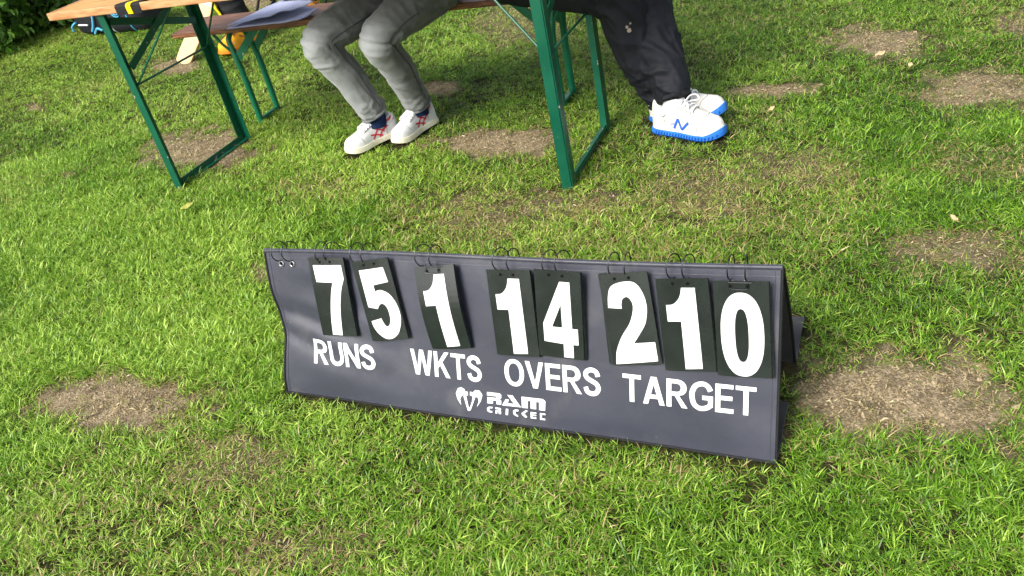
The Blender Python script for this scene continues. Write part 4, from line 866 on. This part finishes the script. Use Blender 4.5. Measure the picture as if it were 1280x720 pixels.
# ------------------------------------------------------------------ hedge
def leaf_mat(name, a, b, c):
    m = bpy.data.materials.new(name); m.use_nodes = True; nt = m.node_tree; N = nt.nodes; L = nt.links.new; p = N['Principled BSDF']; out = N['Material Output']
    at_ = N.new('ShaderNodeAttribute'); at_.attribute_name = 'tone'; r = N.new('ShaderNodeValToRGB')
    r.color_ramp.elements[0].color = a; r.color_ramp.elements[1].color = c; el = r.color_ramp.elements.new(.55); el.color = b
    L(at_.outputs['Fac'], r.inputs[0]); L(r.outputs[0], p.inputs['Base Color']); p.inputs['Roughness'].default_value = .42; p.inputs['Specular IOR Level'].default_value = .4
    tr_ = N.new('ShaderNodeBsdfTranslucent'); L(r.outputs[0], tr_.inputs[0]); mx = N.new('ShaderNodeMixShader'); mx.inputs[0].default_value = .25
    L(p.outputs[0], mx.inputs[1]); L(tr_.outputs[0], mx.inputs[2]); L(mx.outputs[0], out.inputs[0]); return m
def make_hedge(cx_, cy_, label, nleaf, hgt, rx, ry, seed):
    rn = random.Random(seed); t = thing('hedge', label, 'hedge', (cx_, cy_, 0), 0, 'hedge bushes at the back')
    for k in range(9):
        x_, y_ = rn.uniform(-rx*.6, rx*.6), rn.uniform(-ry*.5, ry*.5)
        mb = MB(); mb.tube(cat([(x_*.6, y_*.6, -.02), (x_*.8, y_*.8, hgt*.3), (x_*1.05, y_*1.05, hgt*.7), (x_*1.2, y_*1.2, hgt*.95)], 4), [.02-.0012*q for q in range(13)], 7); mb.build('stem', mat('stem_bark', lin(74, 60, 42), .9, .1), t, True)
    vs = []; fs = []; tone = []
    lobes = [(rn.uniform(-rx, rx)*.8, rn.uniform(-ry, ry)*.7, rn.uniform(.1, hgt*.9), rn.uniform(.22, .42)) for _ in range(46)]
    for k in range(nleaf):
        lx, ly, lz, lr = rn.choice(lobes)
        d_ = Vector((rn.gauss(0, 1), rn.gauss(0, 1), rn.gauss(0, 1))).normalized(); rr = lr*(rn.random()**.35)
        p = V(lx, ly, lz) + d_*rr
        if p.z < .03: p.z = rn.uniform(.03, .2)
        nrm = (d_ + V(rn.gauss(0, .45), rn.gauss(0, .45), .5+rn.gauss(0, .3))).normalized()
        ax = nrm.orthogonal().normalized(); ax = Matrix.Rotation(rn.uniform(0, 6.28), 3, nrm) @ ax; ax.z -= .35; ax.normalize(); sd = nrm.cross(ax).normalized(); l_ = rn.uniform(.05, .09)*1.0; wd = l_*rn.uniform(.26, .36)
        b = len(vs)
        vs += [p, p+ax*l_*.35+sd*wd+nrm*.01, p+ax*l_*.45-nrm*.004, p+ax*l_*.35-sd*wd+nrm*.01, p+ax*l_*.75+sd*wd*.65+nrm*.002, p+ax*l_*.75-sd*wd*.65+nrm*.002, p+ax*l_-nrm*.014]
        fs += [(b, b+1, b+2), (b, b+2, b+3), (b+1, b+4, b+2), (b+2, b+5, b+3), (b+4, b+6, b+2), (b+2, b+6, b+5)]
        tn_ = min(1, max(0, rn.gauss(.42, .24))); tone += [tn_]*7
    mb = MB(); mb.add(vs, fs); me_ = mb.mesh('crown'); a = me_.attributes.new('tone', 'FLOAT', 'POINT'); a.data.foreach_set('value', np.array(tone, np.float32))
    link('crown', me_, t, HEDGEM)
HEDGEM = leaf_mat('hedge_leaf', lin(44, 82, 22), lin(88, 130, 42), lin(160, 190, 88))
make_hedge(-4.15, 7.45, 'broad-leaved hedge bush filling the top left corner of the photo', 9000, 1.9, .75, .55, 1)
make_hedge(-3.25, 8.0, 'broad-leaved hedge bush behind the kit bag and table end', 8000, 1.8, .75, .6, 2)
make_hedge(-5.5, 6.6, 'broad-leaved hedge bush at the far left, mostly outside the photo', 5000, 1.9, .8, .6, 3)

# ------------------------------------------------------------------ grass, straw, soil crumbs, fallen leaves
def blade_mat():
    m = bpy.data.materials.new('grass_blade'); m.use_nodes = True; nt = m.node_tree; N = nt.nodes; L = nt.links.new; p = N['Principled BSDF']; out = N['Material Output']
    a = N.new('ShaderNodeAttribute'); a.attribute_name = 'blade'; sp = N.new('ShaderNodeSeparateColor'); L(a.outputs['Color'], sp.inputs[0])
    dr = N.new('ShaderNodeAttribute'); dr.attribute_type = 'INSTANCER'; dr.attribute_name = 'dry'
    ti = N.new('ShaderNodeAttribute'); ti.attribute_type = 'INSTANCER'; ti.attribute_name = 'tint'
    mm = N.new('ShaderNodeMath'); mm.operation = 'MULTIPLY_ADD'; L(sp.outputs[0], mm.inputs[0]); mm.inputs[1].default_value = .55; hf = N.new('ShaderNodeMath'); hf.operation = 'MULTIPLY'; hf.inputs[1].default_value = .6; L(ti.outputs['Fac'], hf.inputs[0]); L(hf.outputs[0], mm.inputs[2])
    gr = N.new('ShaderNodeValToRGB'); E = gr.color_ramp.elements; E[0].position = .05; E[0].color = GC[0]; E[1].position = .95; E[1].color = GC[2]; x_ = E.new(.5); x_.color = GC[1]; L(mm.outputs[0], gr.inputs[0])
    st_ = N.new('ShaderNodeValToRGB'); E = st_.color_ramp.elements; E[0].color = lin(132, 112, 70); E[1].color = lin(196, 180, 124); L(sp.outputs[0], st_.inputs[0])
    lt = N.new('ShaderNodeMath'); lt.operation = 'LESS_THAN'; L(sp.outputs[1], lt.inputs[0]); L(dr.outputs['Fac'], lt.inputs[1])
    mx = N.new('ShaderNodeMix'); mx.data_type = 'RGBA'; L(lt.outputs[0], mx.inputs[0]); L(gr.outputs[0], mx.inputs[6]); L(st_.outputs[0], mx.inputs[7])
    # pale sheath near the root
    rt = N.new('ShaderNodeMapRange'); rt.inputs['From Min'].default_value = 0; rt.inputs['From Max'].default_value = .35; rt.inputs['To Min'].default_value = .22; rt.inputs['To Max'].default_value = 0; L(sp.outputs[2], rt.inputs[0])
    m2 = N.new('ShaderNodeMix'); m2.data_type = 'RGBA'; L(rt.outputs[0], m2.inputs[0]); L(mx.outputs[2], m2.inputs[6]); m2.inputs[7].default_value = lin(136, 132, 74)
    L(m2.outputs[2], p.inputs['Base Color']); p.inputs['Roughness'].default_value = .42; p.inputs['Specular IOR Level'].default_value = .45
    tr_ = N.new('ShaderNodeBsdfTranslucent'); L(m2.outputs[2], tr_.inputs[0]); ms = N.new('ShaderNodeMixShader'); ms.inputs[0].default_value = .26
    L(p.outputs[0], ms.inputs[1]); L(tr_.outputs[0], ms.inputs[2]); L(ms.outputs[0], out.inputs[0]); return m
GC = [lin(32, 68, 8), lin(101, 147, 22), lin(180, 208, 88)]
BLADE = blade_mat()
def tuft(seed, nb_, h0, h1, lay, rad, wmul=1):
    rn = random.Random(seed); vs = []; fs = []; col = []
    for k in range(nb_):
        a = rn.uniform(0, 6.283); r = rad*math.sqrt(rn.random()); b0_ = V(r*math.cos(a), r*math.sin(a), -.004)
        h = rn.uniform(h0, h1); w_ = rn.uniform(.0013, .0025)*wmul; az = rn.uniform(0, 6.283); d_ = V(math.cos(az), math.sin(az), 0); ln = rn.uniform(*lay)
        tw = rn.uniform(-1.2, 1.2); c1_, c2_ = rn.random(), rn.random(); b = len(vs); rows = 5
        for q in range(rows):
            t = q/(rows-1); bend = ln*(t*.55 + t*t*.75)
            p = b0_ + V(0, 0, 1)*h*(t - ln*.42*t*t) + d_*h*bend
            sd = V(-math.sin(az+tw*t), math.cos(az+tw*t), .25*math.sin(tw)); ww = w_*(1-.15*(1-t))*(1-t**3.2)
            if q < rows-1: vs += [p-sd*ww, p+sd*ww]; col += [(c1_, c2_, t)]*2
            else: vs.append(p); col.append((c1_, c2_, t))
        for q in range(rows-2): fs.append((b+2*q, b+2*q+1, b+2*q+3, b+2*q+2))
        fs.append((b+2*(rows-2), b+2*(rows-2)+1, b+2*(rows-1)))
    mb = MB(); mb.add(vs, fs); me_ = mb.mesh('tuft'); ca = me_.color_attributes.new('blade', 'FLOAT_COLOR', 'POINT')
    ca.data.foreach_set('color', np.array([(*c, 1) for c in col], np.float32).reshape(-1)); me_.materials.append(BLADE)
    me_.polygons.foreach_set('use_smooth', [True]*len(me_.polygons)); return me_
tufts = bpy.data.collections.new('tufts')
kinds = [(9, .016, .046, (.3, 1.15), .018, .82)]*6 + [(10, .010, .028, (.4, 1.4), .020, .8)]*6 + [(9, .012, .036, (1.0, 1.9), .026, .8)]*5
for k, a in enumerate(kinds):
    o = bpy.data.objects.new('tuft_%02d' % k, tuft(100+k, *a)); tufts.objects.link(o)
def scatter():
    pts = []
    def region(x0, x1, y0, y1, dens, keep):
        n_ = int((x1-x0)*(y1-y0)*dens); x = rng.uniform(x0, x1, n_); y = rng.uniform(y0, y1, n_); k = keep(x, y); return x[k], y[k]
    # wedge the lens sees, widened
    def wedge(x, y, m):
        l = -1.15 - (y-1.0)*.46 - m; r = .85 + (y-1.0)*.72 + m; r = np.minimum(r, 2.75+m)
        return (x > l) & (x < r) & (y > .55-m*.4) & (x > -6.5)
    near = lambda x, y: wedge(x, y, .25) & (y < 4.2)
    mid = lambda x, y: wedge(x, y, .25) & (y >= 4.2)
    rest = lambda x, y: ~wedge(x, y, .25)
    X1, Y1 = region(-3.4, 3.2, .45, 4.2, 6400, near); X0, Y0 = region(-1.9, 2.2, .45, 2.3, 2600, near); X1 = np.concatenate([X1, X0]); Y1 = np.concatenate([Y1, Y0]); X2, Y2 = region(-6, 3.2, 4.2, 11, 3600, mid); X3, Y3 = region(-8, 7, -1.5, 13, 620, rest)
    x = np.concatenate([X1, X2, X3]); y = np.concatenate([Y1, Y2, Y3]); base = np.concatenate([np.ones(len(X1)), np.full(len(X2), 1.02), np.full(len(X3), 1.55)])
    b = bare(x, y)
    lush = np.clip(1-np.hypot((x+1.35)/1.1, (y-2.65)/1.35), 0, 1)**.6 + .55*np.clip(1-np.hypot((x+.15)/.75, (y-1.0)/.35), 0, 1) + .5*np.clip(1-np.hypot((x-.9)/.5, (y-.95)/.25), 0, 1) + .5*np.clip(1-np.hypot((x-1.35)/.5, (y-2.2)/.6), 0, 1) + .5*np.clip(1-np.hypot((x+1.9)/1.2, (y-4.2)/1.3), 0, 1)
    thin = fbm(x, y, 2.6, 51); fine = vnoise(x, y, 17, 57)
    dens = np.clip(1.0 - .88*b, 0, 1)*np.clip(.78+.5*lush+.45*(thin-.4)+.45*(fine-.5), .3, 1)
    keep = rng.random(len(x)) < dens
    # board footprint and the flaps press the grass away
    px = (x-BL.x)*e.x + (y-BL.y)*e.y; py = (x-BL.x)*n.x + (y-BL.y)*n.y
    under = (px > -.015) & (px < LB+.015) & (((py > -.012) & (py < .19)) | ((py > .27) & (py < .49)))
    keep &= ~under
    for (fx, fy, r) in ((hlA.x+dA.x*.13, hlA.y+dA.y*.13, 0), (hlB.x+dB.x*.13, hlB.y+dB.y*.13, 0)): pass
    for h_, d_, l_ in ((hlA, dA, .262), (hlB, dB, .262), (V(.640, 2.782, 0), d1, .285), (aR - d2*.07, d2, .285)):
        qx = (x-h_.x)*d_.x + (y-h_.y)*d_.y; qy = -(x-h_.x)*d_.y + (y-h_.y)*d_.x
        keep &= ~((qx > -.01) & (qx < l_+.01) & (np.abs(qy) < .05))
    x, y, b, lush, base, thin, fine = [q[keep] for q in (x, y, b, lush, base, thin, fine)]
    px, py = px[keep], py[keep]; N_ = len(x)
    drym = np.clip(.10 - .06*(x > .45)*(y < 1.3) + .60*b + .34*(fbm(x, y, 3.1, 61)-.42) - .16*lush + .20*np.clip(1-y/2.0, 0, 1)*(x < .1) + .12*((x < 1.1) & (x > -.4) & (y > 1.9) & (y < 2.8)), .02, .9)
    u = rng.random(N_); pl = np.clip(.22+.55*lush-.3*b, .05, .85); pd = np.clip(.08+.75*b+.2*(drym-.2), .04, .92)
    kind = np.where(u < pd, 12+rng.integers(0, 5, N_), np.where(u < pd+(1-pd)*pl, rng.integers(0, 6, N_), 6+rng.integers(0, 6, N_)))
    drym = np.where(kind >= 12, np.clip(drym+.18, 0, .85), drym)
    scl = base*(rng.normal(1, .17, N_).clip(.6, 1.5))*np.where(y < 1.7, .86, .90)*(.76+.18*lush+.25*(thin-.4))*(1-.45*b)
    edge = (px > -.03) & (px < LB+.03) & (py > -.06) & (py < 0); scl = np.where(edge, scl*.75, scl)
    tint = np.clip(.5 - .16*np.clip((x-.1)/.5, 0, 1)*np.clip((1.35-y)/.4, 0, 1) + .9*(fbm(x, y, 2.2, 71)-.5) + rng.normal(0, .16, N_) + .22*lush - .26*np.clip((x-.3)/1.2, 0, 1) - .14*np.clip((y-3.0)/1.5, 0, 1)*(x > -.6), 0, 1)  # random tone; dimmer light to the right, stronger at left, put into blade colour
    rot = np.stack([rng.normal(0, .12, N_), rng.normal(0, .12, N_), rng.uniform(0, 6.283, N_)], -1)
    return x, y, kind, drym, tint, scl, rot
def point_cloud(name, x, y, z, attrs, coll, label, cat_):
    me_ = bpy.data.meshes.new(name); me_.vertices.add(len(x)); me_.vertices.foreach_set('co', np.stack([x, y, z], -1).astype(np.float32).reshape(-1))
    for k, (ty_, v) in attrs.items():
        a = me_.attributes.new(k, ty_, 'POINT'); a.data.foreach_set('vector' if ty_ == 'FLOAT_VECTOR' else 'value', (np.asarray(v, np.int32) if ty_ == 'INT' else np.asarray(v, np.float32)).reshape(-1))
    o = bpy.data.objects.new(name, me_); C.objects.link(o); o['kind'] = 'stuff'; o['label'] = label; o['category'] = cat_
    ng = bpy.data.node_groups.new(name, 'GeometryNodeTree'); ng.interface.new_socket('Geometry', in_out='INPUT', socket_type='NodeSocketGeometry'); ng.interface.new_socket('Geometry', in_out='OUTPUT', socket_type='NodeSocketGeometry')
    N = ng.nodes; L = ng.links.new; gi = N.new('NodeGroupInput'); go = N.new('NodeGroupOutput'); ip = N.new('GeometryNodeInstanceOnPoints'); ci = N.new('GeometryNodeCollectionInfo')
    ci.inputs['Collection'].default_value = coll; ci.inputs['Separate Children'].default_value = True; ci.inputs['Reset Children'].default_value = True
    def na(nm, dt): q = N.new('GeometryNodeInputNamedAttribute'); q.data_type = dt; q.inputs['Name'].default_value = nm; return q.outputs[0]
    L(gi.outputs[0], ip.inputs['Points']); L(ci.outputs[0], ip.inputs['Instance']); ip.inputs['Pick Instance'].default_value = True
    L(na('idx', 'INT'), ip.inputs['Instance Index']); er = N.new('FunctionNodeEulerToRotation'); L(na('rot', 'FLOAT_VECTOR'), er.inputs[0]); L(er.outputs[0], ip.inputs['Rotation']); L(na('scl', 'FLOAT'), ip.inputs['Scale'])
    L(ip.outputs[0], go.inputs[0]); md = o.modifiers.new('scatter', 'NODES'); md.node_group = ng
    return o
x, y, kind, drym, tint, scl, rot = scatter()
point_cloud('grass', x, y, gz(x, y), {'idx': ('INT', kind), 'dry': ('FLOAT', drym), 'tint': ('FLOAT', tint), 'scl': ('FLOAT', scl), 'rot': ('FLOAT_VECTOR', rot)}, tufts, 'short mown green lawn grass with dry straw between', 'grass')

# dead straw lying flat and soil crumbs, mostly on the bare patches
def bits(n_, thr):
    out = []; tot = 0
    w_ = np.array([abs(a[0]*b[1]-a[1]*b[0])*s for c, a, b, s in PATCH]); w_ = w_/w_.sum()
    k = rng.choice(len(PATCH), n_, p=w_); p = rng.normal(0, .72, n_); q = rng.normal(0, .72, n_)
    x = np.array([PATCH[i][0][0]+PATCH[i][1][0]*a+PATCH[i][2][0]*b for i, a, b in zip(k, p, q)]); y = np.array([PATCH[i][0][1]+PATCH[i][1][1]*a+PATCH[i][2][1]*b for i, a, b in zip(k, p, q)])
    m_ = bare(x, y) > thr*rng.random(n_); return x[m_], y[m_]
def board_clear(x, y):
    px = (x-BL.x)*e.x + (y-BL.y)*e.y; py = (x-BL.x)*n.x + (y-BL.y)*n.y
    return ~((px > -.02) & (px < LB+.02) & (py > -.02) & (py < .49))
x, y = bits(7000, .8); k = board_clear(x, y); x, y = x[k], y[k]; z = gz(x, y); mb = MB(); vs = []; fs = []; tone = []
for xi, yi, zi in zip(x, y, z):
    a = random.uniform(0, 6.283); l_ = random.uniform(.006, .020)*(1 if random.random() < .85 else 1.9); w_ = random.uniform(.0006, .0016); d_ = V(math.cos(a), math.sin(a), 0); s_ = V(-d_.y, d_.x, 0); p = V(xi, yi, zi+random.uniform(.003, .010)); b = len(vs); cv = random.uniform(-.3, .3)*l_
    vs += [p-s_*w_, p+s_*w_, p+d_*l_*.5+s_*(cv+w_)+V(0, 0, random.uniform(0, .006)), p+d_*l_*.5+s_*(cv-w_)+V(0, 0, .002), p+d_*l_+V(0, 0, random.uniform(-.003, .004))]
    fs += [(b, b+1, b+2, b+3), (b+3, b+2, b+4)]; tone += [random.random()]*5
mb.add(vs, fs); me_ = mb.mesh('dry_straw'); a = me_.attributes.new('tone', 'FLOAT', 'POINT'); a.data.foreach_set('value', np.array(tone, np.float32))
o = link('dry_straw', me_, None, leaf_mat('straw', lin(116, 100, 68), lin(156, 140, 100), lin(198, 186, 146))); o['kind'] = 'stuff'; o['label'] = 'dead straw lying on the bare soil'; o['category'] = 'straw'
crm = bpy.data.collections.new('crumbs'); CRUMB = mat('soil_crumb', lin(112, 98, 76), .95, .1, var=lin(172, 156, 126), scale=160)
for k in range(5):
    bm = bmesh.new(); bmesh.ops.create_icosphere(bm, subdivisions=1, radius=.005)
    for v in bm.verts: v.co *= random.uniform(.6, 1.3); v.co.z *= .7
    m_ = bpy.data.meshes.new('crumb'); bm.to_mesh(m_); bm.free(); m_.materials.append(CRUMB); crm.objects.link(bpy.data.objects.new('crumb_%d' % k, m_))
x, y = bits(26000, .95); k = board_clear(x, y); x, y = x[k], y[k]; N_ = len(x)
point_cloud('soil_crumbs', x, y, gz(x, y)+.001, {'idx': ('INT', rng.integers(0, 5, N_)), 'scl': ('FLOAT', rng.lognormal(-.9, .5, N_).clip(.15, 1.5)), 'rot': ('FLOAT_VECTOR', rng.uniform(0, 6.28, (N_, 3)))}, crm, 'loose soil crumbs on the bare patches', 'soil')

LEAFM = mat('dead_leaf', lin(176, 150, 108), .7, .2, var=lin(206, 184, 146), scale=60); LEAFG = mat('yellow_leaf', lin(150, 156, 70), .6, .2, var=lin(176, 176, 92), scale=60)
for lx, ly, sz, az, m_, lab in ((1.567, 2.929, .042, .2, LEAFM, 'pale dry fallen leaf below the bare patch at upper right'), (-1.152, 2.989, .055, .5, LEAFG, 'yellowish fallen leaf on the lush grass at left'),
                                (1.592, 2.761, .022, 1.0, LEAFM, 'small tan leaf scrap beside the right bare patch'), (1.035, 2.66, .026, .3, LEAFM, 'small straw-coloured leaf right of the blue-soled shoes'),
                                (1.155, 1.745, .022, 2.0, LEAFM, 'small tan leaf in the thin grass right of the scoreboard'), (-.245, 2.105, .024, .9, LEAFM, 'small brown leaf just behind the scoreboard')):
    t = thing('fallen_leaf', lab, 'leaf', (lx, ly, float(gz(lx, ly))+.036), az, 'fallen leaves on the lawn')
    mb = MB(); A = []
    for j in range(7):
        s_ = j/6; w_ = sz*.36*math.sin(math.pi*min(1, s_*.93+.05))**.8
        for q in (-1, 0, 1): A.append(((s_-.5)*sz, q*w_, .006*abs(q)+.008*s_*s_+.002*math.sin(j*2)))
    mb.grid(A, 3, 7); o = mb.build('leaf_blade', m_, t, True); o.modifiers.new('t', 'SOLIDIFY').thickness = .0006
    mb = MB(); mb.tube([(-sz*.5, 0, 0), (-sz*.75, .002, .002)], .0008, 5); mb.build('leaf_stalk', m_, t)
